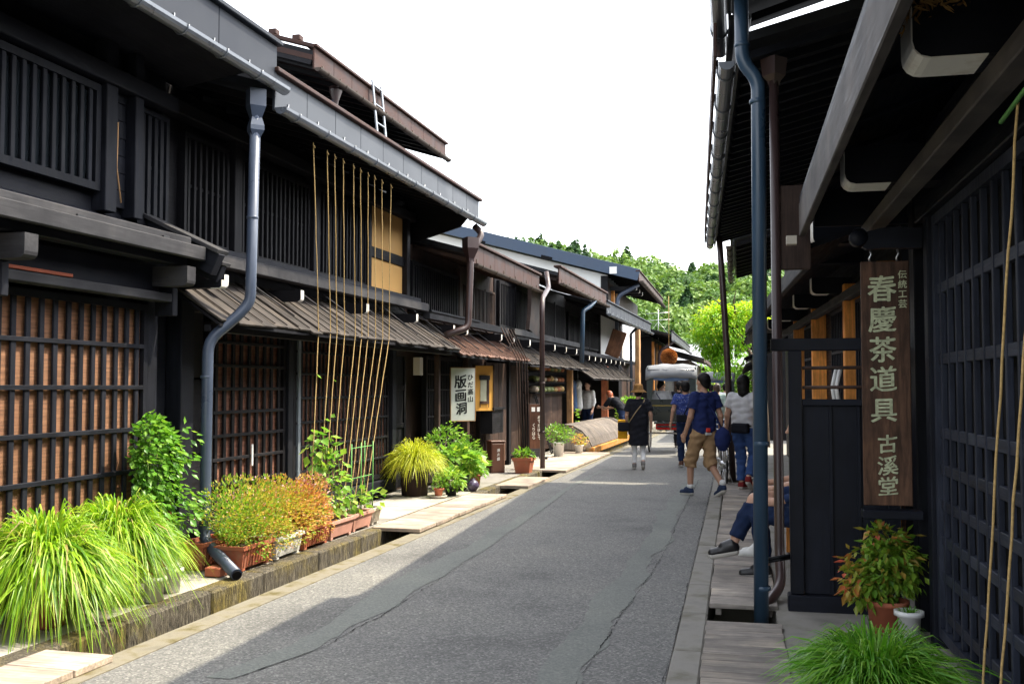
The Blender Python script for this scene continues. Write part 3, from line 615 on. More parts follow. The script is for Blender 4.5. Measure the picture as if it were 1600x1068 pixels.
roof(F_, 44.2, 62, 2.75, 3.58, 1, .26, 5, mMETDK, .40, mMETDK, 2.0, mGUT, .07, raft=1.2)
for k in range(4): post(F_, 45.3+k*2.2, 45.6+k*2.2, 3.6, 3.72, 0, 3.6, WTAN if k % 2 else WOR)
m = MB(); m.tube(bend([(44.6, 2.72, 3.55), (44.6, 3.3, 3.1), (44.6, 3.3, .05)], .2), .09, 10); m.obj('downpipe', mPIPEBR, F_)
G_ = thing('wooden_townhouse', 'farthest left house with pale roof near the end of the street', 'house', FR, (70, 3.0, 0), 'old townhouses along the street')
w = MB(); w.box(62.5, 84, 2.8, 12, 0, 3.2); w.obj('wall', WBR(2), G_)
roof(G_, 62.2, 84, 1.9, 3.0, 1, .28, 5, mMETDK, .4, mMETBR, 3.0, mGUTBR, .08, raft=0)
EH = thing('end_house', 'pale-roofed house closing the far end of the street', 'house', FR, (88, -2, 0))
w = MB(); w.box(88, 96, -12, 10, 0, 3.4); w.obj('wall', WBR(2), EH)
m = MB(); m.prism([(87.2, 3.3), (92, 5.4), (97, 3.3), (97, 3.2), (92, 5.25), (87.2, 3.2)], -13, 10.5, 1); m.obj('roof', plain('pale_tin', (.22, .23, .25), .6, .0), EH)
# cedar ball hung from the tall house
cb = thing('cedar_ball', 'big rusty brown cedar ball hanging beside a drainpipe', 'cedar ball', FR, (40.5, 2.62, 2.75))
V = nrg.normal(0, 1, (5200, 3)); V /= np.linalg.norm(V, axis=1)[:, None]
mCED = leafmat('dry_cedar', [(0, (.20, .06, .015)), (.5, (.42, .15, .035)), (1, (.58, .26, .08))], .8, .1)
t1 = np.cross(V, nrg.normal(0, 1, V.shape)); t1 /= np.linalg.norm(t1, axis=1)[:, None]
rr = .34*nrg.uniform(.94, 1.03, (len(V), 1)); cc = np.array([40.5, 2.62, 2.75]); P0 = cc+V*rr*.86; s_ = .05
Q = np.stack([P0-t1*.02, P0+t1*.02, cc+V*rr+t1*.006, cc+V*rr-t1*.006], 1).reshape(-1, 3)
npmesh('sprigs', Q, np.arange(len(Q)).reshape(-1, 4), mCED, cb, tint=np.repeat(nrg.random(len(V)), 4))['kind'] = 'stuff'
m = MB(); m.lathe([(.0, -.28), (.2, -.2), (.28, 0), (.2, .2), (0, .28)], (40.5, 2.62, 2.75), 14); m.obj('core', plain('cedar_core', (.18, .07, .02), .9), cb)
tube('hanger', cb, [(40.5, 2.62, 3.2), (40.5, 2.62, 5.2)], .012, mROPE, 5)
# ---------------------------------------------------------------- right row (d = -x)
R1 = thing('wooden_townhouse', 'blue-black townhouse at the right edge with open lattice and long signboard', 'house', FR, (4, -1.2, 0), 'old townhouses along the street')
w = MB(); w.box(-5, 6.3, -7, -1.42, 0, 2.9); w.box(-5, 7.3, -7, -1.3, 2.9, 4.6); w.obj('wall', WR(0), R1)
lattice(R1, .6, 6.22, .16, 2.50, -1.15, -1, 28, .032, .03, [.25, .46, .665, .87, 1.075, 1.285, 1.71, 2.12], WRL, mINT, .06, .06, rail_front='flush', gap=.06)
post(R1, 6.32, 6.44, -1.29, -1.12, 0, 3.0, WR); post(R1, 6.72, 6.9, -1.30, -1.11, 0, 3.0, WR)
planks(R1, 'wall_plank', 6.44, 6.72, -1.24, -1, .1, 2.9, 2, WR, .03)
box('lintel', R1, -4, 6.6, -1.30, -1.10, 2.57, 2.74, WR(0), .006)
box('end_board', R1, 7.36, 7.40, -1.42, -.56, 2.69, 3.06, WR(1), .004)  # added dark board, covers a bright wall where deep eave shade belongs
box('purlin', R1, -4, 7.4, -.96, -.86, 2.58, 2.665, WG2(0), .006)
box('inner_beam', R1, -4, 7.3, -1.12, -1.02, 2.82, 2.94, WR(0), .006)
box('eave_fascia', R1, -4, 7.42, -.50, -.455, 2.63, 2.87, WG2(0), .006)
m = MB(); m.prism([(-.46, 2.92), (-1.4, 3.24), (-1.4, 3.19), (-.46, 2.87)], -4, 7.42, 0); m.obj('pent_roof', WR(0), R1)
for k in range(12): box('pent_rafter', R1, -1.0+k*.7, -.94+k*.7, -1.35, -.5, 3.0, 3.05, WR(1), .003, rot=(R(-18.6), 0, 0))
for yy in (-.7, 1.5, 3.68, 5.85): arm('beam_end', R1, yy, -.6, -1.4, 2.67, 2.88, -1, .22, WR(1), True, .24)
roof(R1, -6, 8.32, .02, 4.32, -1, .30, 4.0, mMETDK, .32, mMETDK, .9, mGUT, .06, woodf=WR)
m = MB(); m.tube(bend([(7.0, -.06, 4.36), (7.0, -.065, 3.80), (7.0, -.172, 3.66), (7.0, -.17, 3.4), (7.0, -.15, -.3)], .075, 6), .049, 16); bp = m.obj('downpipe', mPIPEBL, R1); bp['label'] = 'blue downpipe at the street edge'
for zz in (3.9, 3.5, 1.15, .18): m = MB(); m.lathe([(.05, 0), (.054, .004), (.054, .025), (.05, .03)], (7.0, -.065 if zz > 3.7 else -.163, zz), 16); m.obj('pipe_joint', mPIPEBL, bp)
# boarded fence panel between the pipes and the post
fn = thing('board_fence', 'blue-black board fence panel with two thin rails beside the signboard', 'fence', FR, (7.2, -.6, 0))
box('top_rail', fn, 7.17, 7.26, -1.1, -.24, 1.80, 1.885, WR(1), .005)
post(fn, 7.16, 7.25, -.445, -.355, .13, 1.80, WR); post(fn, 7.18, 7.25, -1.08, -1.0, .13, 1.80, WR)
for zz in (1.68, 1.545): m = MB(); m.tube([(7.2, -.45, zz), (7.2, -1.0, zz+.004)], .012, 8); m.obj('thin_rail', WBR(1), fn)
box('panel_rail', fn, 7.175, 7.245, -1.0, -.446, 1.42, 1.465, WR(1), .004)
for k in range(3): box('board', fn, 7.205+.004*(k % 2), 7.235, -.447-.185*(k+1)+.002, -.447-.185*k-.002, .13, 1.42, WR(2), .002)
for k in range(2): box('cover_strip', fn, 7.188, 7.205, -.447-.185*(k+1)-.012, -.447-.185*(k+1)+.012, .13, 1.42, WR(2), .003)
box('base_board', fn, 7.13, 7.27, -1.05, -.335, .0, .128, WR(1), .008)
# hanging signboard and its bracket
br = MB(); prof = [(-1.12, 2.40), (-1.12, 2.52), (-1.0, 2.535), (-.88, 2.53), (-.80, 2.51)] + [(-.755+.052*math.cos(a), 2.478+.062*math.sin(a)) for a in np.linspace(.9, 4.4, 10)] + [(-.80, 2.40), (-.9, 2.405)]
br.prism(prof, 6.47, 6.53, 0); sb = br.obj('sign_bracket', WR(1), R1); m = MB(); m.lathe([(0, -.04), (.05, -.04), (.054, -.03), (.054, .03), (.05, .04), (0, .04)], (0, 0, 0), 18)
m.v = [(6.5+z, -.752+x, 2.476+y) for x, y, z in m.v]; m.obj('scroll', WR(1), sb)
def textmesh(name, items, mat, parent, place, bold=.012):
    """items: (string, x, z, size[, sx]); place maps (x, z, depth) to the parent's frame; one lettering mesh"""
    for it in items:
        mb = MB()
        s_, x, z, size = it[:4]; sx = it[4] if len(it) > 4 else 1.0
        c = bpy.data.curves.new('t', 'FONT'); c.body = s_; c.size = 1.0; c.align_x = 'CENTER'; c.align_y = 'CENTER'; c.extrude = 0; c.resolution_u = 2
        o = bpy.data.objects.new('t', c); col.objects.link(o); dg = bpy.context.evaluated_depsgraph_get(); me = bpy.data.meshes.new_from_object(o.evaluated_get(dg))
        co = np.array([v.co[:] for v in me.vertices]) if len(me.vertices) else np.zeros((0, 3))
        if len(co):
            co[:, 1] += .10*co[:, 0] + .03*np.sin(co[:, 0]*5+x*40)          # a brushed, rising hand
            co[:, :2] -= (co[:, :2].max(0)+co[:, :2].min(0))/2
            for jj, (ox, oz) in enumerate(((0, 0), (bold, 0), (-bold, 0), (0, bold*.7), (0, -bold*.7))): mb.add([place(x+(q[0]+ox)*size*sx, z+(q[1]+oz)*size, .0003*jj) for q in co], [tuple(p.vertices) for p in me.polygons])
        bpy.data.objects.remove(o); bpy.data.curves.remove(c); bpy.data.meshes.remove(me)
        a = np.array(mb.v); cc = a.mean(0); m = bpy.data.meshes.new(name); m.from_pydata((a-cc).tolist(), [], mb.f); m.materials.append(mat)
        put(bpy.data.objects.new(name, m), parent, cc.tolist())
sg = thing('signboard', 'long brown wooden signboard with pale green vertical calligraphy', 'signboard', FR, (6.5, -.9, .82))
mSIGN = wood('sign_wood', (.062, .034, .022), 2, .6, .85, 14)
sgb = box('board', sg, 6.485, 6.515, -1.045, -.762, .825, 2.325, mSIGN, .004)
mLET = plain('faded_green_paint', (.43, .46, .30), .8, 0, .45, 30, .2, 0)
zs = [2.155, 1.965, 1.78, 1.60, 1.405, 1.20, 1.07, .945]; tx = [('春', .175), ('慶', .17), ('茶', .165), ('道', .165), ('具', .16), ('古', .12), ('溪', .125), ('堂', .125)]
it = [(c, .885+(.018 if i > 4 else 0), z, s) for i, (z, (c, s)) in enumerate(zip(zs, tx))] + [(c, 1.005, 2.24-.06*i, .054) for i, c in enumerate('伝統工芸')]
textmesh('character', it, mLET, sgb, lambda x, z, e: (6.4815-e, -x, z), .02)
for dx in (-.82, -.98): m = MB(); m.tube([(6.5, dx, 2.40), (6.5, dx-.008, 2.37), (6.5, dx+.006, 2.345), (6.5, dx, 2.326)], .007, 6); m.obj('hook', mSTEEL, sg)
box('sign_ledge', R1, 6.44, 6.56, -1.1, -.75, .745, .80, WR(1), .006)
MB().box(7.28, 7.36, -.43, -.36, 2.56, 2.62).obj('spotlight', mBEIGE, R1)
# ---------------------------------------------------------------- second house on the right
R2 = thing('wooden_townhouse', 'dark house behind the blue downpipe with ribbed eave soffit and orange posts', 'house', FR2, (12, -1.0, 0), 'old townhouses along the street')
w = MB(); w.box(7.75, 17.1, -7, -1.18, 0, 4.2); w.obj('wall', WR(0), R2)
r2 = roof(R2, 7.44, 17.2, .0, 3.93, -1, .26, 4.0, mMETDK, .32, mMETDK, .7, mGUT, .06, woodf=WR, raft=.30, brk=.9, soff=1.2)
m = MB(); m.prism([(.0-.03, 4.09), (-1.25, 4.42), (-1.25, 4.40), (-.03, 4.07)], 7.76, 17.15, 0); m.obj('soffit', WR(1), R2)
box('eave_board', R2, 7.44, 17.25, .15, .175, 3.99, 4.25, mMETBR, .004)
box('eave_fascia', R2, 7.7, 16.9, -.53, -.48, 2.44, 2.58, WG(0), .006)
m = MB(); m.prism([(-.52, 2.62), (-1.2, 2.86), (-1.2, 2.82), (-.52, 2.58)], 7.7, 16.9, 0); m.obj('pent_roof', WR(0), R2)
for uu in (8.24, 9.55): arm('beam_end', R2, uu, -.60, -1.2, 2.68, 2.86, -1, .16, WR(1), True, .16)
for uu in (10.2, 12.0, 14.2, 16.3): arm('beam_end', R2, uu, -.80, -1.2, 2.46, 2.62, -1, .16, WR(1), True, .16)
box('purlin', R2, 7.7, 16.9, -1.08, -1.0, 2.34, 2.42, WG(0), .005)
for k, uu in enumerate((7.95, 9.6, 12.2, 14.4)): post(R2, uu-.06, uu+.06, -1.18, -1.02, .05, 2.5, WOR)
for k, uu in enumerate((8.15, 9.8, 12.5)): lattice(R2, uu, uu+1.2, .6, 2.3, -1.1, -1, 10, .025, .03, [1.0, 1.9], WR, mINT, .03)
for k in range(2): tube('white_cord', R2, [(10.0+k*.28, -1.04, 1.72), (10.0+k*.28, -1.0, 1.55), (9.95+k*.28, -1.03, 1.3)], .02, mWP, 8)
box('boarded_end', R2, 7.62, 7.68, -.52, -.30, 2.42, 3.05, WBR(2), .006)
# gutter hopper and brown downpipe next to the blue one
m = MB(); m.tube(bend([(7.62, -.27, 3.84), (7.62, -.27, .3), (7.5, -.27, .12), (7.1, -.1, .0), (7.0, -.06, -.2)], .12), .036, 12); dp = m.obj('downpipe', mPIPEBR, R2)
m = MB(); m.lathe([(0, .17), (.10, .17), (.085, .04), (.05, .0), (.036, -.04)], (7.62, -.27, 3.84), 4, False); m.obj('hopper', mPIPEBR, dp)
for k in range(2): tube('pipe_clamp', R2, [(7.02, -.12, .36+k*.02), (7.3, -.36, .36+k*.02)], .01, mMETDK, 6)
m = MB(); m.tube(bend([(16.52, -.06, 4.0), (16.51, -.09, 3.5), (16.48, -.16, 2.2), (16.45, -.24, .05)], .1), .05, 12); m.obj('downpipe', mPIPEBR, R2)
# ---------------------------------------------------------------- third and fourth house on the right
R3 = thing('wooden_townhouse', 'dark house past the bicycle with small lean-to roofs, right side', 'house', FR, (20, -1, 0), 'old townhouses along the street')
w = MB(); w.box(17.75, 23.4, -7, -1.1, 0, 4.2); w.obj('wall', WB(2), R3)
roof(R3, 17.62, 23.5, .02, 3.98, -1, .26, 4, mMETDK, .30, mMETDK, .9, mGUTBR, .05, raft=.6)
pent(R3, 17.7, 23.3, -.22, 2.55, -1.1, 2.85, -1, WB, .3); pent(R3, 17.7, 19.2, -.18, 2.05, -1.1, 2.42, -1, WB, .3)
for uu in (18.2, 20, 22): arm('beam_end', R3, uu, -.34, -1.1, 2.38, 2.5, -1, .1, WB(1), True, .04)
lattice(R3, 18, 20.8, .5, 2.0, -1.05, -1, 20, .04, .04, [1.0, 1.5], WB, mINT)
R4 = thing('wooden_townhouse', 'farthest dark house on the right, behind the bright tree', 'house', FR, (38, -1, 0), 'old townhouses along the street')
w = MB(); w.box(29.5, 60, -8, -.9, 0, 3.6); w.obj('wall', WB(2), R4)
roof(R4, 29.2, 60, -.1, 3.3, -1, .28, 4, mMETDK, .34, mMETBR, 2.0, mGUTBR, .06, raft=0)
pent(R4, 29.2, 50, -.3, 2.2, -.9, 2.5, -1, WROOF, .5)
# ---------------------------------------------------------------- signs and objects on the left
sn = thing('signboard', 'white signboard with black brush calligraphy hung outside the brown townhouse', 'signboard', FL, (15.25, 4.78, 1.45), None, R(-52))
mSGN = plain('aged_white_board', (.62, .64, .58), .7, 0, .08, 3, .2, .03)
snb = box('board', sn, -.205, .205, -.014, .014, -.44, .40, mSGN, .003)
for a in ((-.215, -.205, -.45, .41), (.205, .215, -.45, .41)): box('frame_strip', sn, a[0], a[1], -.018, .018, a[2], a[3], WTAN(2), .002)
for a in (-.45, .40): box('frame_strip', sn, -.215, .215, -.018, .018, a, a+.01, WTAN(0), .002)
mINK = plain('black_ink', (.015, .015, .015), .6, 0, .1, 5, .2, 0)
textmesh('character', [('版', -.045, .185, .215), ('画', -.04, -.035, .215), ('洞', -.03, -.245, .20)] + [(c, .125, .25-.115*i, .105) for i, c in enumerate('ひだ高山')], mINK, snb, lambda x, z, e: (x, -.0158-e, z), .03)
yd = thing('display_case', 'orange-yellow framed hanging scroll case next to the calligraphy signboard', 'display case', FL, (16.85, 4.9, 1.5), None, R(-40))
box('backing', yd, -.19, .19, -.02, .02, -.37, .42, plain('amber_board', (.75, .38, .07), .6, 0, .08, 3), .003)
for a in (-.2, .2): box('side_frame', yd, a-.014, a+.014, -.035, .035, -.39, .44, WBR(2), .003)
box('scroll', yd, -.085, .085, -.03, -.021, -.2, .17, plain('scroll_paper', (.5, .5, .36), .7), .002); box('scroll_head', yd, -.11, .11, -.045, -.031, .17, .25, mBLKP, .003); box('scroll_side', yd, .045, .1, -.036, -.031, -.2, .17, WBR(2), .002); box('scroll_foot', yd, -.1, .1, -.04, -.031, -.25, -.2, WBR(0), .003)
for a in (-.09, .09): box('tassel', yd, a-.006, a+.006, -.036, -.03, -.31, -.25, mBLKP, .001)
bo = thing('extinguisher_box', 'brown upright fire extinguisher box beside the terracotta planter', 'fire box', FL, (17.0, 4.72, .04), None, R(-50))
mFB = plain('brown_steel', (.115, .05, .032), .4, 0, .12, 3)
box('cabinet', bo, -.13, .13, -.11, .11, .0, .54, mFB, .006); box('lid', bo, -.14, .14, -.12, .12, .542, .565, mFB, .006); bod = box('door', bo, -.115, .095, -.118, -.111, .03, .51, mFB, .003); box('hinge', bo, .1, .12, -.122, -.111, .03, .51, plain('brown_edge', (.26, .14, .09), .4), .003)
textmesh('character', [(c, .0, .40-.075*i, .06) for i, c in enumerate('消火器')], mWP, bod, lambda x, z, e: (x, -.1195-e, z), .02)
# bundle of thin poles
for k in range(5):
    p = thing('thin_pole', '%s thin brown pole of the bundle leaning behind the planter' % ('leftmost', 'second from left', 'middle', 'second from right', 'rightmost')[k], 'pole', FL, (17.3+k*.2, 4.34, .04), 'bundle of leaning poles')
    tube('stick', p, [(17.3+k*.19, 4.36, .3), (17.35+k*.2, 4.40, 1.1), (17.4+k*.2, 4.44, 2.06), (17.0+k*.22, 4.62, 2.6)], .010, WBR(2), 7)
# shop goods and board at house D
ss = thing('standing_signboard', 'brown standing signboard with white brush lettering and two white squares', 'signboard', FL, (20.1, 4.72, .06), None, R(-48))
ssb = box('board', ss, -.17, .17, -.02, .02, .22, 1.13, wood('sign_brown', (.09, .042, .027), 2, .55, .4), .004); box('lower_board', ss, -.16, .16, -.022, .02, .05, .22, WG(0), .004)
for a in (-.18, .18): box('leg', ss, a-.02, a+.02, -.03, .03, 0, 1.15 if a < 0 else 1.15, WB(2), .003)
for a in (-.18, .18): box('foot', ss, a-.025, a+.025, -.14, .14, -.0, .04, WB(1), .003)
for a in (-.07, .06): box('white_square', ss, a-.042, a+.042, -.0245, -.0205, .98, 1.07, mWP, .001)
textmesh('character', [(c, .07, .86-.085*i, .085) for i, c in enumerate('めでたはして')] + [(c, -.06, .70-.085*i, .085) for i, c in enumerate('くりはら')], plain('white_letter', (.7, .68, .6), .6), ssb, lambda x, z, e: (x, -.0235-e, z), .02)
bd = thing('leaning_ladder_board', 'narrow grey slatted board leaning on the dark wall behind the brown signboard', 'board', FL, (22, 4.95, .05))
for a in (0, .13): beam('side_rail', bd, (21.9+a*1.2, 4.78, .05), (21.3+a*1.2, 5.04, 1.38), .03, .02, WG(0), .003)
for k in range(9): q = Vector((21.9, 4.78, .05)).lerp(Vector((21.3, 5.04, 1.38)), .06+k*.11); beam('slat', bd, q, q+Vector((.156, 0, 0)), .09, .012, WG(0), .002)
for zi, (zz, hues) in enumerate(((1.43, (.2, .75)), (1.67, (.0, .5)), (1.91, (.3, .9)))):
    for k in range(8):
        o = thing('wood_craft', '%s carved wood craft piece on the %s shelf under the plank eave' % (('leftmost', 'second', 'third', 'fourth', 'fifth', 'sixth', 'seventh', 'rightmost')[k], ('lowest', 'middle', 'top')[zi]), 'craft piece', FL, (21.5+k*.4, 5.1, zz), 'wood crafts on the %s shelf' % ('lowest', 'middle', 'top')[zi])
        h = rnd.uniform(.1, .16); m = MB(); m.lathe([(0, 0), (.10, 0), (.13, h*.35), (.11, h*.8), (.04, h), (0, h)], (21.5+k*.4, 5.1, zz), 10)
        cc_ = [(.45, .16, .06), (.5, .34, .12), (.25, .3, .1), (.6, .5, .36), (.35, .08, .05)][rnd.randrange(5)]
        m.obj('piece', plain('craft_%d' % rnd.randrange(5), cc_, .6), o)
# curved slat guard (inuyarai) with rust-stained kerb
ig = thing('curved_slat_guard', 'curved guard of grey wooden slats at the foot of the far shop', 'guard', FL, (26, 4.6, 0))
n = 26
for k in range(n):
    uu = 22.75+k*.235; m = MB(); pr = [(4.02, .16), (4.10, .34), (4.26, .52), (4.46, .63), (4.68, .66)]; o_ = [(a-.012, b+.02) for a, b in pr]
    m.prism(pr[::-1]+o_, uu+.004, uu+.228, 0); m.obj('slat', wood('guard_slat', (.13, .112, .098), 1, .8, .5), ig)
box('stained_kerb', ig, 22.7, 28.9, 3.96, 4.14, .02, .158, mRUST, .01)
for a in (22.72, 28.86): m = MB(); m.prism([(4.03, .16), (4.11, .33), (4.27, .51), (4.46, .61), (4.68, .64), (4.68, .1), (4.03, .1)], a, a+.02, 0); m.obj('end_board', WGP(2), ig)
ws = thing('slab_sign', 'brown wooden slab leaning above the far lean-to roof before the white wall', 'signboard', FL, (31.0, 4.7, 2.5))
box('slab', ws, 30.9, 30.97, 4.46, 4.92, 2.48, 3.32, wood('slab_brown', (.13, .065, .04), 2, .6, .5), .012, rot=(R(20), R(-8), 0))
an = thing('tv_antenna', 'thin metal television antenna on the far roof against the wooded hill', 'antenna', FR, (50, 3.8, 4.0))
tube('mast', an, [(50, 3.75, 3.7), (50, 3.75, 5.4)], .02, mSTEEL, 6)
for zz in (4.9, 5.25): tube('boom', an, [(50, 3.15, zz), (50, 4.35, zz-.05)], .015, mSTEEL, 5)
for k in range(6): tube('element', an, [(49.7, 3.25+k*.2, 4.9-k*.01), (50.3, 3.25+k*.2, 4.9-k*.01)], .01, mSTEEL, 4)
for k in range(3): tube('stay', an, [(50, 3.75, 4.8), (50+(.5, -.3, 0)[k], 3.75+(0, .5, -.55)[k], 4.1)], .008, mSTEEL, 4)
bs = thing('bamboo_cane', 'tan bamboo cane propped upright beside the upstairs lattice, far left', 'cane', FL, (6.85, 5.0, 3.02)); tube('cane', bs, [(6.87, 5.02, 3.02), (6.85, 5.05, 3.3), (6.83, 5.03, 3.66)], .006, WTAN(2), 7)
# bench
bn = thing('bench', 'orange wooden bench under the seated people at the right', 'bench', FR, (8.6, -.55, .03))
box('seat', bn, 7.75, 9.7, -.82, -.42, .40, .44, WTAN(0), .005)
for uu in (7.85, 9.6):
    for dd in (-.47, -.77): box('leg', bn, uu-.03, uu+.03, dd-.03, dd+.03, .03, .399, WOR(2), .004)
# ---------------------------------------------------------------- plants
def unit(a): return a/(np.linalg.norm(a, axis=-1, keepdims=True)+1e-9)
def blades(n, c, rb, h, reach, droop, w, up=1.0, k=6, az=None):
    """arching grass ribbons: returns V, F, tint"""
    ph = nrg.uniform(0, 2*np.pi, n) if az is None else nrg.uniform(*az, n); L = nrg.uniform(.62, 1.0, n); el = nrg.uniform(0, 1, n)**.6
    rad = reach*L*(.25+.85*el); hh = h*(1.08-.42*el)*nrg.uniform(.6, 1.12, n); dr = droop*L*(el**1.3)*nrg.uniform(.6, 1.15, n)
    d = np.c_[np.cos(ph), np.sin(ph)]; b0 = np.c_[d*nrg.uniform(0, rb, n)[:, None], np.zeros(n)]
    t = np.linspace(0, 1, k); z = hh[:, None]*(np.sin(np.pi*.62*t)/np.sin(np.pi*.5)) - dr[:, None]*t**2.6; r = rad[:, None]*(t**1.15)
    tw = nrg.normal(0, .22, n); P = b0[:, None, :] + np.stack([d[:, :1]*r - d[:, 1:]*r*tw[:, None]*t, d[:, 1:]*r + d[:, :1]*r*tw[:, None]*t, z*up], 2)
    side = np.stack([-d[:, 1], d[:, 0], np.zeros(n)], 1); roll = nrg.normal(0, .5, n); side = side*np.cos(roll)[:, None] + np.array([0, 0, 1])*np.sin(roll)[:, None]
    ww = w*nrg.uniform(.6, 1.25, n)[:, None]*np.array([.55, 1, 1, .8, .5, .06] if k == 6 else np.r_[np.linspace(.6, 1, k//2), np.linspace(.9, .05, k-k//2)])
    Lf = P - side[:, None, :]*ww[:, :, None]; Rt = P + side[:, None, :]*ww[:, :, None]
    V = np.stack([Lf, Rt], 2).reshape(-1, 3) + np.array(c); i = (np.arange(n)*k*2)[:, None] + np.arange(k-1)*2
    F = np.stack([i, i+1, i+3, i+2], 2).reshape(-1, 4); tint = np.repeat(np.clip(nrg.normal(.5, .27, n), 0, 1), 2*k) + np.tile(np.repeat(np.linspace(-.12, .12, k), 2), n)
    dead = np.repeat(nrg.random(n) < .035, 2*k); tint = np.where(dead, 1.0, np.minimum(tint, .96)); return V, F, tint
def leaves(C, D, size, asp=.55, fold=.25, tint=None, jit=.3):
    """pointed folded leaves at C pointing along D; 5 vertices, 4 triangles each"""
    n = len(C); D = unit(D + nrg.normal(0, jit, D.shape)); s = size*nrg.uniform(.6, 1.2, n)[:, None]
    a = unit(np.cross(D, np.array([0, 0, 1.0]) + nrg.normal(0, .35, (n, 3)))); nn = np.cross(a, D)
    base = C; tip = C + D*s; mid = C + D*s*.45 - nn*s*fold*.4; l = C + D*s*.42 + a*s*asp*.5 + nn*s*fold*.3; r = C + D*s*.42 - a*s*asp*.5 + nn*s*fold*.3
    V = np.stack([base, l, tip, r, mid], 1).reshape(-1, 3); i = np.arange(n)[:, None]*5
    F = np.concatenate([i+np.array([[0, 4, 1]]), i+np.array([[1, 4, 2]]), i+np.array([[2, 4, 3]]), i+np.array([[3, 4, 0]])], 0)
    t = np.clip(nrg.normal(.5, .2, n), 0, 1) if tint is None else tint
    return V, F, np.repeat(t, 5)
def cloud(n, c, rad, shell=.5, lump=.25, seed=0):
    """points in a lumpy ellipsoid, denser to the outside; returns points and outward directions"""
    g = np.random.default_rng(seed); v = unit(g.normal(0, 1, (n, 3))); k = unit(g.normal(0, 1, (7, 3)))
    bump_ = 1 + lump*np.max(np.stack([np.clip((v@q-.55)*2.2, 0, 1) for q in k]), 0) - lump*.5
    r = g.uniform(shell**3, 1, n)**(1/3)*bump_; return np.array(c) + v*r[:, None]*np.array(rad), v
mHAK = leafmat('golden_grass', [(0, (.07, .20, .012)), (.4, (.18, .36, .016)), (.75, (.32, .50, .03)), (.97, (.50, .60, .11)), (1, (.46, .34, .15))], .4, .42)
mHAK2 = leafmat('yellow_grass', [(0, (.22, .32, .02)), (.5, (.44, .50, .03)), (1, (.64, .64, .08))], .4, .42)
mGRS = leafmat('green_grass', [(0, (.06, .22, .015)), (.5, (.13, .36, .03)), (1, (.28, .50, .08))], .4, .42)
mVINE = leafmat('vine_leaf', [(0, (.05, .17, .02)), (.5, (.12, .30, .03)), (1, (.28, .46, .08))], .35, .35)
mBUSH = leafmat('bush_leaf', [(0, (.07, .20, .025)), (.5, (.15, .32, .04)), (1, (.34, .48, .10))], .4, .35)
mPINK = leafmat('pinkish_bush', [(0, (.16, .33, .03)), (.3, (.46, .46, .07)), (.55, (.62, .40, .11)), (.8, (.58, .26, .13)), (1, (.46, .17, .13))], .5, .35)
mBEAN = leafmat('bean_leaf', [(0, (.10, .28, .03)), (.5, (.22, .42, .06)), (1, (.48, .58, .12))], .4, .4)
mNAND = leafmat('nandina_leaf', [(0, (.08, .22, .025)), (.5, (.22, .36, .04)), (.75, (.45, .26, .06)), (1, (.6, .12, .07))], .35, .3)
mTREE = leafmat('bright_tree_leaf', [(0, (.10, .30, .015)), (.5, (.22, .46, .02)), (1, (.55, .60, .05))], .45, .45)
mFLW = plain('pink_flower', (.8, .45, .5), .6, 0, .2, 30, .2, 0)
mSTEM = plain('green_stem', (.14, .2, .05), .6, 0, .2, 10, .3, 0); mBARK = wood('bark', (.10, .075, .055), 2, .9, .5)
def pot(parent, c, r0, r1, h, mat, rim=.012, n=24, soil=True):
    m = MB(); m.lathe([(0, 0), (r0, 0), (r1-.008, h-.03), (r1+rim, h-.028), (r1+rim, h), (r1-.012, h), (r1-.02, h-.03), (0, h-.03)], c, n); p = m.obj('pot', mat, parent)
    if soil: m = MB(); m.lathe([(0, .004), (r1-.02, .004)], (c[0], c[1], c[2]+h-.03), 16); m.obj('soil', mSOIL, p)
    return p
def foliage(parent, parts, mat, name='foliage', fr=None):
    V, F, T, o = [], [], [], 0
    for v, f, t in parts: V.append(v); F.append(f+o); T.append(t); o += len(v)
    q = npmesh(name, np.concatenate(V), np.concatenate(F), mat, parent, tint=np.concatenate(T)); q['kind'] = 'stuff'; return q
def potted_grass(label, fr, at, r0, r1, h, mat, n, hh, reach, droop, w, lm, rb=.09, cat='potted plant', az=None):
    t = thing('potted_grass', label, cat, fr, at, 'potted grasses'); pot(t, at, r0, r1, h, mat)
    foliage(t, [blades(n, (at[0], at[1], at[2]+h-.03), rb, hh, reach, droop, w, az=az)], lm); return t
potted_grass('big golden-green grass spilling over a terracotta pot at the left front', FL, (5.42, 4.46, .045), .115, .15, .26, mTC, 3200, .46, .58, .62, .009, mHAK, .12)
potted_grass('golden grass mound behind the first, with white pots at its foot', FL, (6.28, 4.58, .045), .11, .15, .28, mBLKP, 2900, .44, .56, .56, .0085, mHAK, .12)
potted_grass('round yellow-green grass on a brown tub near the dark door', FL, (13.15, 4.82, .045), .18, .21, .36, WBR(2), 1500, .42, .50, .42, .0062, mHAK2, .12)
potted_grass('fresh green grass at the bottom right by the lattice', FR, (4.80, -.60, .03), .10, .13, .12, mBLKP, 1900, .33, .46, .14, .0065, mGRS, .10)
for k, (uu, dd) in enumerate(((6.22, 4.22), (6.55, 4.30))):
    t = thing('white_pot', ('white plastic pot under the hanging grass blades, nearer the kerb', 'white plastic pot in the shade of the grass, next to the other pot')[k], 'pot', FL, (uu, dd, .045)); pot(t, (uu, dd, .045), .06, .075, .17, mWP)
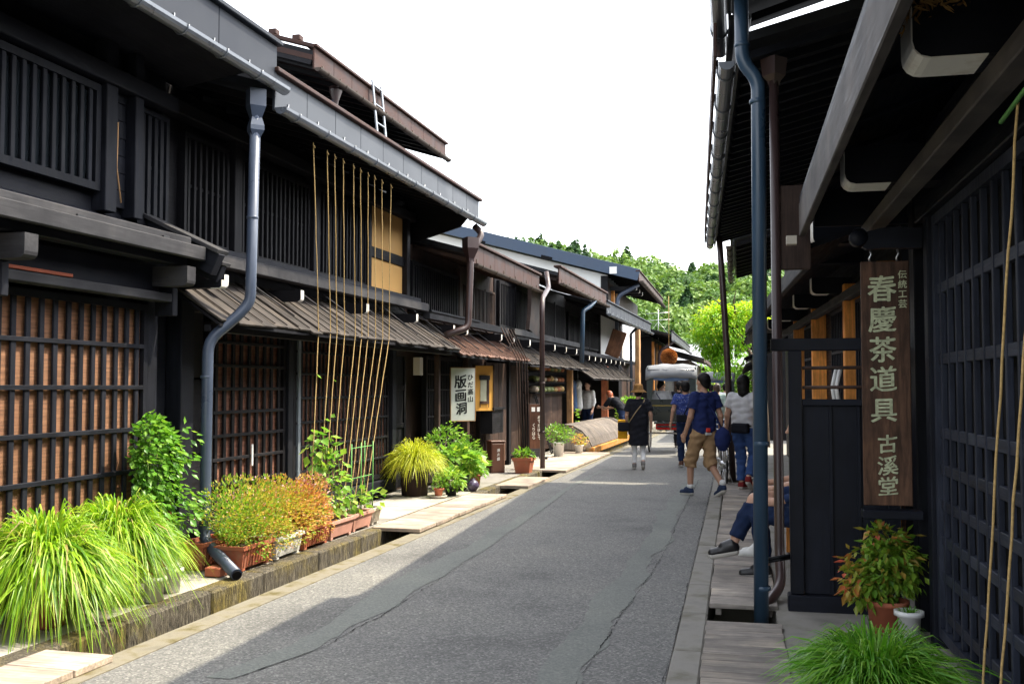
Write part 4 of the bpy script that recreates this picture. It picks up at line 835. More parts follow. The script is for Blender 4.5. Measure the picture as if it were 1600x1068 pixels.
# leafy climber in front of the big lattice
vn = thing('leafy_climber', 'tall leafy climber in front of the amber lattice by the slate downpipe', 'plant', FL, (7.0, 4.72, .045))
pot(vn, (6.95, 4.72, .045), .11, .14, .26, mTC)
for k in range(5): tube('stem', vn, [(6.95+.03*k-.06, 4.72, .28), (6.95+.05*k-.1, 4.70+.02*k, .7), (6.9+.06*k-.1, 4.72, 1.25)], .006, mSTEM, 5)
box('stake', vn, 7.05, 7.09, 4.66, 4.69, .05, .62, plain('red_brown_stake', (.3, .07, .04), .6), .002)
P, D = cloud(1000, (6.92, 4.72, .98), (.26, .16, .42), .3, .4, 3); P2, D2 = cloud(330, (6.93, 4.62, .56), (.33, .2, .28), .2, .4, 4); P3, D3 = cloud(70, (7.2, 4.66, 1.05), (.2, .1, .28), .2, .5, 5)
P = np.r_[P, P2, P3]; D = np.r_[D, D2, D3]*.6 + np.array([0, -.35, -.45]); foliage(vn, [leaves(P, D, .068, .66)], mVINE)
# planter boxes on the kerb
def planter(label, u0, u1, d0, d1, mat, h=.19, z=.05, feet=True, ribs=True):
    t = thing('planter_box', label, 'planter', FL, ((u0+u1)/2, (d0+d1)/2, z), 'planter boxes on the kerb'); m = MB(); k = .03
    o0 = [(u0+k, d0+k), (u1-k, d0+k), (u1-k, d1-k), (u0+k, d1-k)]; o1 = [(u0+.008, d0+.008), (u1-.008, d0+.008), (u1-.008, d1-.008), (u0+.008, d1-.008)]; o2 = [(u0-.008, d0-.008), (u1+.008, d0-.008), (u1+.008, d1+.008), (u0-.008, d1+.008)]; i0 = [(u0+.02, d0+.02), (u1-.02, d0+.02), (u1-.02, d1-.02), (u0+.02, d1-.02)]
    rings = [(o0, z+.02), (o1, z+h-.03), (o2, z+h-.03), (o2, z+h), (i0, z+h), (i0, z+h-.035)]; v = [(x, y, zz) for r_, zz in rings for x, y in r_]
    f = [(3, 2, 1, 0)] + [(i*4+j, i*4+(j+1) % 4, i*4+4+(j+1) % 4, i*4+4+j) for i in range(5) for j in range(4)] + [(20, 21, 22, 23)]
    m.add(v, f); b = m.obj('box', mat, t); box('soil', b, u0+.022, u1-.022, d0+.022, d1-.022, z+h-.05, z+h-.03, mSOIL, .001)
    n = int((u1-u0)/.05)
    for j in range(n if ribs else 0): uu = u0+.05+j*(u1-u0-.1)/max(1, n-1); beam('rib', b, (uu, d0+.024, z+.03), (uu, d0+.006, z+h-.035), .014, .008, mat, .002)
    if feet:
        for uu in (u0+.06, u1-.06): box('foot', b, uu-.025, uu+.025, d0+.03, d1-.03, z-.004, z+.02, mat, .003)
    return t
p1_ = planter('terracotta planter box with yellow-pink bush next to the pipe shoe', 7.34, 7.86, 4.16, 4.42, mTC, .20)
p2_ = planter('white planter box under the pinkish bush', 7.90, 8.40, 4.15, 4.40, mWP, .19, ribs=False)
p3_ = planter('ribbed terracotta planter between the white box and the pink boxes', 8.44, 8.99, 4.15, 4.40, mTC, .20)
p4_ = planter('dusty pink planter with bean plants, second from the far end', 9.03, 9.58, 4.16, 4.40, mTC2, .18, ribs=False)
p5_ = planter('dusty pink planter with small leaves next to the beige box', 9.62, 10.12, 4.18, 4.42, mTC2, .18, ribs=False)
p6_ = planter('short beige planter at the far end of the row', 10.16, 10.42, 4.2, 4.42, mBEIGE, .18)
t = planter('dark red planter behind the downpipe foot', 7.30, 7.80, 4.5, 4.74, mTC, .22)
brk_ = thing('brick', 'loose red brick lying under the kicked-out pipe end', 'brick', FL, (7.2, 4.3, .045)); box('block', brk_, 7.12, 7.38, 4.24, 4.38, .045, .115, mTC, .006)
def pinkbush(parent, u0, u1, seed):
    n = 4200; P, D = cloud(n, ((u0+u1)/2, 4.32, .43), ((u1-u0)*.72, .30, .31), .1, .6, seed)
    ti = np.clip((P[:, 0]-7.35)/1.5*.62 + .12*np.sin(P[:, 0]*17+P[:, 2]*9) + nrg.normal(0, .2, n) + .06, 0, 1); foliage(parent, [leaves(P, D*.7+np.array([0, -.1, .4]), .034, .6, tint=ti)], mPINK)
    Pf, Df = cloud(240, ((u0+u1)/2, 4.30, .46), ((u1-u0)*.74, .32, .33), .85, .6, seed); kk = Pf[:, 2] > .42; Pf = Pf[kk]; Df = Df[kk]
    v, f, tt = leaves(Pf, Df+np.array([0, 0, .4]), .016, .9); npmesh('blossom', v, f, mFLW, parent)['kind'] = 'stuff'
pinkbush(p1_, 7.28, 8.0, 21); pinkbush(p2_, 7.9, 8.62, 22); pinkbush(p3_, 8.5, 8.9, 23)
def beans(parent, u0, u1, h, n, seed):
    P, D = cloud(n, ((u0+u1)/2, 4.3, .25+h*.42), ((u1-u0)*.55, .15, h*.5), .1, .4, seed); foliage(parent, [leaves(P, D*.6+np.array([0, -.3, -.35]), .085, .8)], mBEAN)
    for k in range(4): uu = u0+.06+k*(u1-u0-.12)/3; tube('stem', parent, [(uu, 4.29, .2), (uu+.03, 4.3, .2+h*.5), (uu-.02, 4.32, .2+h)], .005, mSTEM, 5)
beans(p3_, 8.72, 9.0, .35, 60, 31); beans(p4_, 9.05, 9.55, .75, 160, 32); beans(p5_, 9.62, 10.1, .26, 60, 33); beans(p6_, 10.16, 10.4, .2, 26, 34)
P, D = cloud(46, (9.15, 4.36, .95), (.22, .1, .28), .2, .3, 37); foliage(p4_, [leaves(P, D*.5+np.array([0, -.3, -.5]), .11, .7)], mBEAN, 'upper_leaves')
for k, (uu, dd) in enumerate(((9.75, 4.28), (10.05, 4.3), (10.38, 4.3), (10.38, 4.4))): tube('stake', p5_ if k < 2 else p6_, [(uu, dd, .18), (uu+.005, dd, .95)], .006, mGREENST, 6)
for zz in (.58, .9): tube('cross_stake', p6_, [(9.75, 4.29, zz), (10.38, 4.31, zz)], .005, mGREENST, 6)
# straw ropes from the eave to the planters
rt = [8.83, 9.14, 9.32, 9.53, 9.79, 9.98, 10.19, 10.38, 10.60, 10.88]; rm = [9.37, 9.65, 9.81, 10.01, 10.30, 10.48, 10.66, 10.89, 11.11, 11.31]; rb_ = [8.82, 9.01, 9.12, 9.27, 9.45, 9.58, 9.74, 9.85, 9.99, 10.13]
ordn = ['leftmost', 'second', 'third', 'fourth', 'fifth', 'sixth', 'seventh', 'eighth', 'ninth', 'rightmost']
for k in range(10):
    t = thing('straw_rope', '%s of the ten straw ropes hanging from the galvanised eave to the planters' % ordn[k], 'rope', FL, (rt[k], 4.3, 3.9), 'straw ropes for climbing plants')
    a, b, c = Vector((rt[k], 4.3, 3.93)), Vector((rm[k], 4.485, 2.13)), Vector((rb_[k], 4.3, .22)); pts = [a.lerp(b, i/10)+Vector((rnd.uniform(-.006, .006), 0, 0)) for i in range(10)] + [b.lerp(c, i/12)+Vector((rnd.uniform(-.006, .006), 0, 0)) for i in range(13)]
    tube('cord', t, pts, .0048, mROPE, 6); tube('knot', t, [a+Vector((.0, 0, -.02)), a+Vector((.015, -.01, -.05))], .008, mROPE, 6)
    if k in (0, 1, 2):
        Pl = np.array([[*(b.lerp(c, q))] for q in (nrg.uniform(.2, .75, 4))]); foliage(t, [leaves(Pl, np.tile([[.3, -.6, -.4]], (len(Pl), 1)), .07, .9)], mBEAN, 'leaf')
for k, (y0, y1) in enumerate(((3.47, 4.12), (3.2, 3.88))):
    t = thing('straw_rope', ('straw rope tied to a green bamboo stick before the right lattice', 'straw rope at the right border of the picture, nearest the camera')[k], 'rope', FR, (y0, -.9, 2.4))
    a, c = Vector((y0, -.9, 2.47)), Vector((y1+.1, -.9, .1)); tube('cord', t, [a.lerp(c, i/20)+Vector((rnd.uniform(-.003, .003), rnd.uniform(-.003, .003), 0)) for i in range(21)], .0048, mROPE, 6)
gs = thing('bamboo_stick', 'green bamboo stick tied under the right eave', 'stick', FR, (3.4, -.9, 2.47)); tube('cane', gs, [(3.62, -.885, 2.445), (2.6, -.93, 2.60)], .008, mGREENST, 8)
ns = thing('straw_nest', 'ragged brown straw nest on the nearest white-tipped beam', 'nest', FR, (3.68, -.62, 2.88)); P, D = cloud(900, (3.66, -.655, 2.878), (.15, .14, .06), .2, .4, 51)
v, f, tt = leaves(P, nrg.normal(0, 1, P.shape)*np.array([1, 1, .4]), .06, .1); foliage(ns, [(v, f, tt)], leafmat('straw', [(0, (.16, .08, .02)), (1, (.5, .3, .1))], .9, .1))
# shrubs by the print shop
def shrub(label, at, h, rad, n, lsize, lm, potm, r0=.09, r1=.12, ph=.22, seed=0, fr=FL, asp=.55, stems=4, name='potted_shrub', down=-.1):
    t = thing(name, label, 'potted plant', fr, at, 'potted plants'); pot(t, at, r0, r1, ph, potm)
    c = (at[0], at[1], at[2]+ph+h*.5); P, D = cloud(n, c, (rad, rad, h*.55), .2, .45, seed); foliage(t, [leaves(P, D*.7+np.array([0, -.15, down]), lsize, asp)], lm)
    for k in range(stems): a = k*2.4; tube('stem', t, [(at[0], at[1], at[2]+ph-.05), (at[0]+.04*math.cos(a), at[1]+.04*math.sin(a), at[2]+ph+h*.3), (at[0]+rad*.6*math.cos(a), at[1]+rad*.6*math.sin(a), at[2]+ph+h*.75)], .006, mBARK, 5)
    return t
shrub('tall light-green bush behind the round yellow grass', (14.15, 4.75, .045), .72, .34, 650, .075, mBUSH, mBLKP, seed=61)
shrub('broad-leaved plant with big round leaves in the middle of the pot group', (14.0, 4.42, .045), .42, .30, 210, .14, mBEAN, mBLKP, seed=62, asp=.85, down=-.3)
shrub('low bright bushy plant in a dark pot at the cover edge', (13.25, 4.32, .045), .22, .2, 260, .09, mBEAN, mBLKP, .07, .09, .13, seed=63, down=-.25)
shrub('tiny plant in a small terracotta pot on a round saucer', (12.95, 4.40, .075), .14, .10, 120, .05, mBUSH, mTC, .05, .065, .10, seed=64)
sa = thing('saucer', 'pale round saucer under the small terracotta pot', 'saucer', FL, (12.95, 4.40, .045)); m = MB(); m.lathe([(0, 0), (.1, 0), (.12, .028), (.11, .028), (0, .02)], (12.95, 4.40, .045), 18); m.obj('dish', mBEIGE, sa)
shrub('leafy bush with pale tips next to the brown extinguisher box', (14.95, 4.62, .045), .5, .27, 560, .075, mBUSH, mGREENST, .08, .11, .2, seed=65)
shrub('reddish-stemmed plant in terracotta between the bushes', (14.6, 4.38, .045), .3, .18, 160, .10, mBEAN, mTC, .07, .1, .18, seed=66, down=-.3)
jg = thing('glazed_jar', 'small dark purple glazed jar at the edge of the pot group', 'jar', FL, (13.9, 4.2, .045)); m = MB(); m.lathe([(0, 0), (.05, 0), (.09, .06), (.09, .1), (.05, .15), (.03, .16), (.035, .18), (.0, .18)], (13.9, 4.2, .045), 16); m.obj('body', plain('purple_glaze', (.08, .06, .11), .15, 0, .2, 5, .7, 0), jg)
tp = thing('potted_plant', 'squat terracotta planter with small leaves by the brown drainpipe', 'potted plant', FL, (17.05, 4.22, .045), 'potted plants')
m = MB(); m.lathe([(0, 0), (.17, 0), (.22, .22), (.245, .22), (.245, .27), (.215, .27), (.2, .235), (0, .235)], (17.05, 4.22, .045), 4, False); m.v = [(17.05+((x-17.05)*.707-(y-4.22)*.707), 4.22+((x-17.05)*.707+(y-4.22)*.707), z) for x, y, z in m.v]; m.obj('pot', mTC, tp)
P, D = cloud(110, (17.05, 4.22, .37), (.17, .17, .09), .1, .3, 71); foliage(tp, [leaves(P, D*.7, .085, .7)], mBUSH)
shrub('flowering plant in a pale bucket past the standing sign', (21.1, 4.45, .06), .36, .30, 520, .07, mBUSH, mWP, .1, .13, .3, seed=72, down=.1)
shrub('small reddish plant in a white pot before the curved slats', (22.25, 4.22, .06), .22, .18, 240, .06, mPINK, mWP, .08, .1, .18, seed=73)
shrub('large bright green plant on the ground past the leaning red-haired woman', (31.5, 4.3, .05), 1.0, .42, 700, .13, mBEAN, mBLKP, seed=74)
vp = thing('climbing_vine', 'thin green vine with pale flowers on the tan corner post', 'plant', FL, (25.0, 4.82, .05)); P = np.c_[nrg.normal(25.0, .05, 60), nrg.normal(4.82, .03, 60), nrg.uniform(.1, 1.0, 60)]; foliage(vp, [leaves(P, np.tile([[0, -.8, -.2]], (60, 1)), .09, .8)], mBEAN)
# right: nandina in terracotta, small white pot
nd = thing('potted_shrub', 'red and green nandina in a terracotta pot below the long signboard', 'potted plant', FR, (6.62, -.90, .03), 'potted plants'); pot(nd, (6.62, -.90, .03), .095, .125, .2, mTC)
Pn, Dn = [], []
for k, (du, dd, z, r_, n) in enumerate(((0, 0, .45, .19, 420), (.02, -.08, .40, .17, 260), (-.02, .14, .33, .14, 240), (.0, .0, .60, .10, 150), (-.03, -.03, .55, .13, 160))):
    P, D = cloud(n, (6.62+du, -.90+dd, z), (r_, r_, r_*.9), .3, .8, 810+k); Pn.append(P); Dn.append(D)
Pn, Dn = np.concatenate(Pn), np.concatenate(Dn); ti = np.clip(nrg.normal(.36, .16, len(Pn)) + .9*np.clip((Pn[:, 1]+.80)*3.0, 0, .6) + .25*(Pn[:, 2] > .58)*(nrg.random(len(Pn)) < .5), 0, 1)
foliage(nd, [leaves(Pn, Dn*.6+np.array([-.1, 0, -.35]), .07, .5, tint=ti)], mNAND)
for k in range(5): tube('stem', nd, [(6.62, -.9, .2), (6.62+.03*math.cos(k*1.3), -.9+.04*math.sin(k*1.3), .34), (6.62+.06*math.cos(k*1.3), -.9+.1*math.sin(k*1.3), .5)], .005, mBARK, 5)
t = thing('white_pot', 'small white pot with sprouts next to the nandina', 'pot', FR, (6.42, -1.0, .03)); pot(t, (6.42, -1.0, .03), .055, .075, .18, mWP); foliage(t, [blades(60, (6.42, -1.0, .18), .05, .06, .05, .01, .003)], mGRS)
# overhanging bright tree on the right
tr = thing('broadleaf_tree', 'bright yellow-green tree hanging over the street behind the brown downpipe', 'tree', FW, (.55, 26.2, 0))
m = MB(); m.tube([(.75, 26.2, 0), (.7, 26.2, 1.2), (.45, 26.1, 2.2), (.1, 26.0, 2.9), (-.4, 25.9, 3.3)], [.09, .08, .065, .05, .02], 9); tk = m.obj('trunk', mBARK, tr)
for k in range(6): a = k*1.1; m = MB(); m.tube([(.1, 26, 2.8), (-.25+.3*math.cos(a), 25.9+.3*math.sin(a), 3.2+.1*k), (-.4+.6*math.cos(a), 25.8+.6*math.sin(a), 3.2+.15*k)], [.035, .02, .006], 6); m.obj('limb', mBARK, tk)
P, D = cloud(4200, (-.32, 25.9, 3.2), (.66, .7, .72), .3, .95, 91); P2, D2 = cloud(2200, (-.40, 25.8, 2.55), (.42, .5, .60), .2, .95, 92); P3, D3 = cloud(900, (.35, 26.0, 3.4), (.5, .5, .42), .3, .5, 93)
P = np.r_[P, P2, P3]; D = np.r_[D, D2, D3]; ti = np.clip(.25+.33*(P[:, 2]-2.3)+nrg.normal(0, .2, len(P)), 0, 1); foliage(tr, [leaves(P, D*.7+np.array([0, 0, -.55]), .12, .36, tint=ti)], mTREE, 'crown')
# far shrubs at the street end
for k, (x, yy, z, r_) in enumerate(((-.2, 58, 1.6, 1.3), (1.5, 66, 2.5, 2.2), (-1.9, 86, 2.4, 1.6))):
    t = thing('garden_shrub', ('yellowish shrub under the bright tree, far down the street', 'dark green garden tree beyond the right houses', 'green garden tree near the end of the street')[k], 'shrub', FW, (x, yy, 0)); m = MB(); m.tube([(x, yy, 0), (x, yy, z)], [.1, .05], 7); m.obj('trunk', mBARK, t)
    P, D = cloud(700, (x, yy, z), (r_, r_, r_*.8), .4, .5, 95+k); foliage(t, [leaves(P, D+np.array([0, 0, -.3]), .35, .6)], mBUSH if k else mBEAN, 'crown')
# ---------------------------------------------------------------- wooded hill behind the town
def hz(x, y):
    s = np.clip((y-105)/95.0, 0, 1); s = s*s*(3-2*s)
    prof = 20.0 + 3.5*np.exp(-((x+42)/26.)**2) - 5.0*np.clip((x+10)/40., 0, 1) + 1.2*np.sin(x*.13) + .8*np.sin(x*.31+1); return s*prof - .3 - 14*np.clip((y-215)/120., 0, 1)
gx, gy = np.meshgrid(np.linspace(-170, 120, 60), np.linspace(100, 330, 40)); Z = hz(gx, gy); nx_, ny_ = 60, 40
i = (np.arange(ny_-1)[:, None]*nx_ + np.arange(nx_-1)).ravel(); F = np.c_[i, i+1, i+nx_+1, i+nx_]
hill = npmesh('hill', np.c_[gx.ravel(), gy.ravel(), Z.ravel()], F, plain('forest_floor', (.05, .07, .025), .95, 0, .3, .2, .1, 0), smooth=True); struct(hill)
mWOOD = leafmat('hill_foliage', [(0, (.022, .062, .022)), (.25, (.04, .098, .028)), (.6, (.105, .205, .038)), (1, (.20, .30, .06))], .6, .25)  # dark stops raised: slight distance haze put into the leaf colour
PP, DD, TT, SS = [], [], [], []
for k in range(430):
    y0 = 112 + 100*(rnd.random()**.75); x0 = rnd.uniform(-.27, .05)*y0; z0 = float(hz(np.array(x0), np.array(y0)))
    con = rnd.random() < (.22 if z0 > 15 else .08); r_ = rnd.uniform(2.0, 3.6)*(y0/200)**.6; h_ = rnd.uniform(.9, 1.25)*r_*(1.15 if con else .95)
    P, D = cloud(1300 if y0 < 170 else 1000, (x0, y0, z0+h_*.75), (r_*(.62 if con else 1), r_*(.62 if con else 1), h_), .55, .55, 1000+k)
    if con: q = np.clip((P[:, 2]-z0)/(1.8*h_), 0, 1); P[:, :2] = np.array([x0, y0]) + (P[:, :2]-np.array([x0, y0]))*(1.2-.75*q)[:, None]
    base = rnd.uniform(.12, .32) if con else rnd.uniform(.35, .8); PP.append(P); DD.append(D); TT.append(np.clip(base+nrg.normal(0, .10, len(P)), 0, 1)); SS.append(np.full(len(P), r_*.13))
PP, DD, TT, SS = map(np.concatenate, (PP, DD, TT, SS)); nn_ = unit(DD+nrg.normal(0, .55, DD.shape)); a_ = unit(np.cross(nn_, nrg.normal(0, 1, DD.shape))); b_ = np.cross(nn_, a_); S_ = SS[:, None]
v = np.stack([PP-a_*S_, PP-b_*S_*.7, PP+a_*S_, PP+b_*S_*.7], 1).reshape(-1, 3); f = np.arange(len(v)).reshape(-1, 4); tt = np.repeat(TT, 4)
wd_ = npmesh('hillside_woodland', v, f, mWOOD, tint=tt); lab(wd_, 'dense green wood covering the hill behind the roofs', 'woodland', None, 'stuff')
for k, (x, yy, h_) in enumerate(((-43.6, 216, 7.0), (-41.0, 216, 8.6), (-36, 218, 6))):
    z0 = float(hz(np.array(x), np.array(yy)))+1.0; t = thing('conifer_tree', ('left one of the two thin conifers on the hill skyline', 'taller thin conifer right of its twin on the skyline', 'short conifer right of the skyline pair')[k], 'tree', FW, (x, yy, z0), 'conifers on the skyline')
    m = MB(); m.tube([(x, yy, z0), (x, yy, z0+h_)], [.22, .03], 7); m.obj('trunk', mBARK, t)
    q = nrg.random(420)**.8; a = nrg.uniform(0, 6.28, 420); rr_ = (1-q)*1.35*nrg.uniform(.35, 1, 420)*(.6+.4*np.sin(q*40)**2); P = np.c_[x+rr_*np.cos(a), yy+rr_*np.sin(a), z0+h_*(.18+.82*q)]
    foliage(t, [leaves(P, np.c_[np.cos(a), np.sin(a), -.3+0*a], .55, .5, tint=np.clip(nrg.normal(.2, .1, 420), 0, 1))], mWOOD, 'crown')
# ---------------------------------------------------------------- people: implicit surfaces meshed with surface nets
def sdf_mesh(prims, vox, k=.02, cuts=(), wob=0.0, seed=0):
    """prims: (kind, ...) round cones 'c' a b ra rb, flat-ended cones 'f', ellipsoids 'e' c radii, boxes 'b' c half r"""
    lo = np.full(3, 1e9); hi = -lo
    for p in prims:
        if p[0] in 'cf': q = np.array([p[1], p[2]]); r = max(p[3], p[4])
        else: q = np.array([p[1]]); r = np.max(p[2])
        lo = np.minimum(lo, q.min(0)-r); hi = np.maximum(hi, q.max(0)+r)
    lo -= 3*vox+k; hi += 3*vox+k; n = np.ceil((hi-lo)/vox).astype(int)+1
    ax = [lo[i]+vox*np.arange(n[i]) for i in range(3)]; Fd = np.full(n, .5, dtype=np.float32)
    for p in prims:
        if p[0] in 'cf': q = np.array([p[1], p[2]]); r = max(p[3], p[4])
        else: q = np.array([p[1]]); r = np.max(p[2])*1.0
        a0 = np.clip(((q.min(0)-r-k-2*vox-lo)/vox).astype(int), 0, n); a1 = np.clip(((q.max(0)+r+k+2*vox-lo)/vox).astype(int)+2, 0, n)
        X, Y, Z = np.meshgrid(*[ax[i][a0[i]:a1[i]] for i in range(3)], indexing='ij'); G = np.stack([X, Y, Z], -1)
        if p[0] in 'cf':
            a, b = np.array(p[1], float), np.array(p[2], float); ba = b-a; L = np.linalg.norm(ba)+1e-9; t = ((G-a)@ba)/(L*L); tc = np.clip(t, 0, 1); d = np.linalg.norm(G-a-tc[..., None]*ba, axis=-1)-(p[3]+(p[4]-p[3])*tc)
            if p[0] == 'f': d = np.maximum(d, np.maximum(-t*L, (t-1)*L))
        elif p[0] == 'e': rr = np.array(p[2], float); g = (G-np.array(p[1]))/rr; l = np.linalg.norm(g, axis=-1); d = (l-1)*rr.min()*.6 + (l-1)*.4*l/(np.linalg.norm(g/rr, axis=-1)+1e-6)
        else: g = np.abs(G-np.array(p[1]))-np.array(p[2])+p[3]; d = np.linalg.norm(np.maximum(g, 0), axis=-1)+np.minimum(g.max(-1), 0)-p[3]
        sl = tuple(slice(a0[i], a1[i]) for i in range(3)); c = Fd[sl]; h = np.clip(.5+.5*(c-d)/k, 0, 1); Fd[sl] = c*(1-h)+d*h-k*h*(1-h)
    if cuts or wob:
        G = np.stack(np.meshgrid(*ax, indexing='ij'), -1)
        if wob: s = seed; Fd += wob*(np.sin(G[..., 2]*38+9*G[..., 0]+s)*np.sin(G[..., 0]*31-13*G[..., 2]+2*s)+.6*np.sin(G[..., 2]*71+G[..., 1]*40+s)*np.sin(G[..., 1]*47+s)).astype(np.float32)
        for pt, nv in cuts: Fd = np.maximum(Fd, ((G-np.array(pt))@np.array(nv)).astype(np.float32))
    S = Fd < 0; c8 = np.zeros(np.array(S.shape)-1, dtype=np.int32); acc = np.zeros((*c8.shape, 3)); cnt = np.zeros(c8.shape)
    for dx in (0, 1):
        for dy in (0, 1):
            for dz in (0, 1): c8 += S[dx:dx+c8.shape[0], dy:dy+c8.shape[1], dz:dz+c8.shape[2]]
    act = (c8 > 0) & (c8 < 8); sh = c8.shape
    def sub(A, o): return A[o[0]:o[0]+sh[0], o[1]:o[1]+sh[1], o[2]:o[2]+sh[2]]
    for axi in range(3):
        for o in [(0, 0), (0, 1), (1, 0), (1, 1)]:
            o0 = list(o); o0.insert(axi, 0); o1 = list(o); o1.insert(axi, 1); f0, f1 = sub(Fd, o0), sub(Fd, o1); x = (f0 < 0) != (f1 < 0); t = np.where(x, f0/(f0-f1+1e-12), 0)
            pos = np.zeros((*sh, 3)); pos[:] = o0; pos[..., axi] += t; acc += pos*x[..., None]; cnt += x
    idx = np.full(sh, -1, dtype=np.int64); idx[act] = np.arange(act.sum()); ii = np.argwhere(act); V = lo + vox*(ii + acc[act]/cnt[act][:, None]); Fs = []
    for axi in range(3):
        b, c = [(1, 2), (2, 0), (0, 1)][axi]; s0 = [slice(1, -1)]*3; s0[axi] = slice(0, -1); s1 = [slice(1, -1)]*3; s1[axi] = slice(1, None)
        x = S[tuple(s0)] != S[tuple(s1)]; P = np.argwhere(x); P += np.array([0 if i == axi else 1 for i in range(3)]); eb = np.eye(3, dtype=int)[b]; ec = np.eye(3, dtype=int)[c]
        q = np.stack([idx[tuple((P-o).T)] for o in (0*eb, eb, eb+ec, ec)], 1); fl = S[tuple(P.T)]; q[~fl] = q[~fl][:, ::-1]; Fs.append(q)
    return V, np.concatenate(Fs)
def mk(prims, name, mat, parent, vox=.011, k=.02, cuts=(), wob=0.0, seed=0):
    V, F = sdf_mesh(prims, vox, k, cuts, wob, seed); return npmesh(name, V, F, mat, parent, smooth=True, c=(0, 0, 0))
def cloth(name, c, var=.12, rough=.9, pat=None):
    if name in _mc: return _mc[name]
    m = plain(name, c, rough, 0, var, 14, .15, .12, fine=240)
    if pat:
        nt = m.node_tree; b = next(n for n in nt.nodes if n.type == 'BSDF_PRINCIPLED'); mp, _o = coords(nt, (1, 1, 1)); v = N(nt, 'ShaderNodeTexVoronoi', Scale=34.0); nt.links.new(mp.outputs[0], v.inputs['Vector'])
        f = ramp(nt, v.outputs['Distance'], [(.16, (1, 1, 1)), (.24, (0, 0, 0))]); old = b.inputs['Base Color'].links[0].from_socket; nt.links.new(mix(nt, f, old, pat), b.inputs['Base Color'])
    return m
mSKIN = plain('skin', (.52, .31, .22), .5, 0, .08, 10, .35, .02); mSKIN2 = plain('tanned_skin', (.44, .25, .17), .5, 0, .08, 10, .35, .02)
mHAIR = plain('black_hair', (.008, .007, .007), .6, 0, .4, 60, .18, .3); mHAIRR = plain('red_hair', (.30, .08, .03), .45, 0, .4, 60, .5, .3); mHAIRB = plain('brown_hair', (.07, .04, .025), .45, 0, .4, 60, .5, .3)
BASE = dict(pel=(0, 0, .95), wai=(0, 0, 1.08), che=(0, 0, 1.29), nek=(0, -.01, 1.45), hed=(0, .015, 1.60), shl=(-.175, -.01, 1.405), shr=(.175, -.01, 1.405), ell=(-.225, -.02, 1.12), elr=(.225, -.02, 1.12), wrl=(-.225, .07, .88), wrr=(.225, .07, .88), hil=(-.088, 0, .90), hir=(.088, 0, .90), knl=(-.095, .02, .49), knr=(.095, .02, .49), anl=(-.095, -.03, .085), anr=(.095, -.03, .085), tol=(-.10, .15, .03), tor=(.10, .15, .03))
def A3(x): return np.array(x, float)
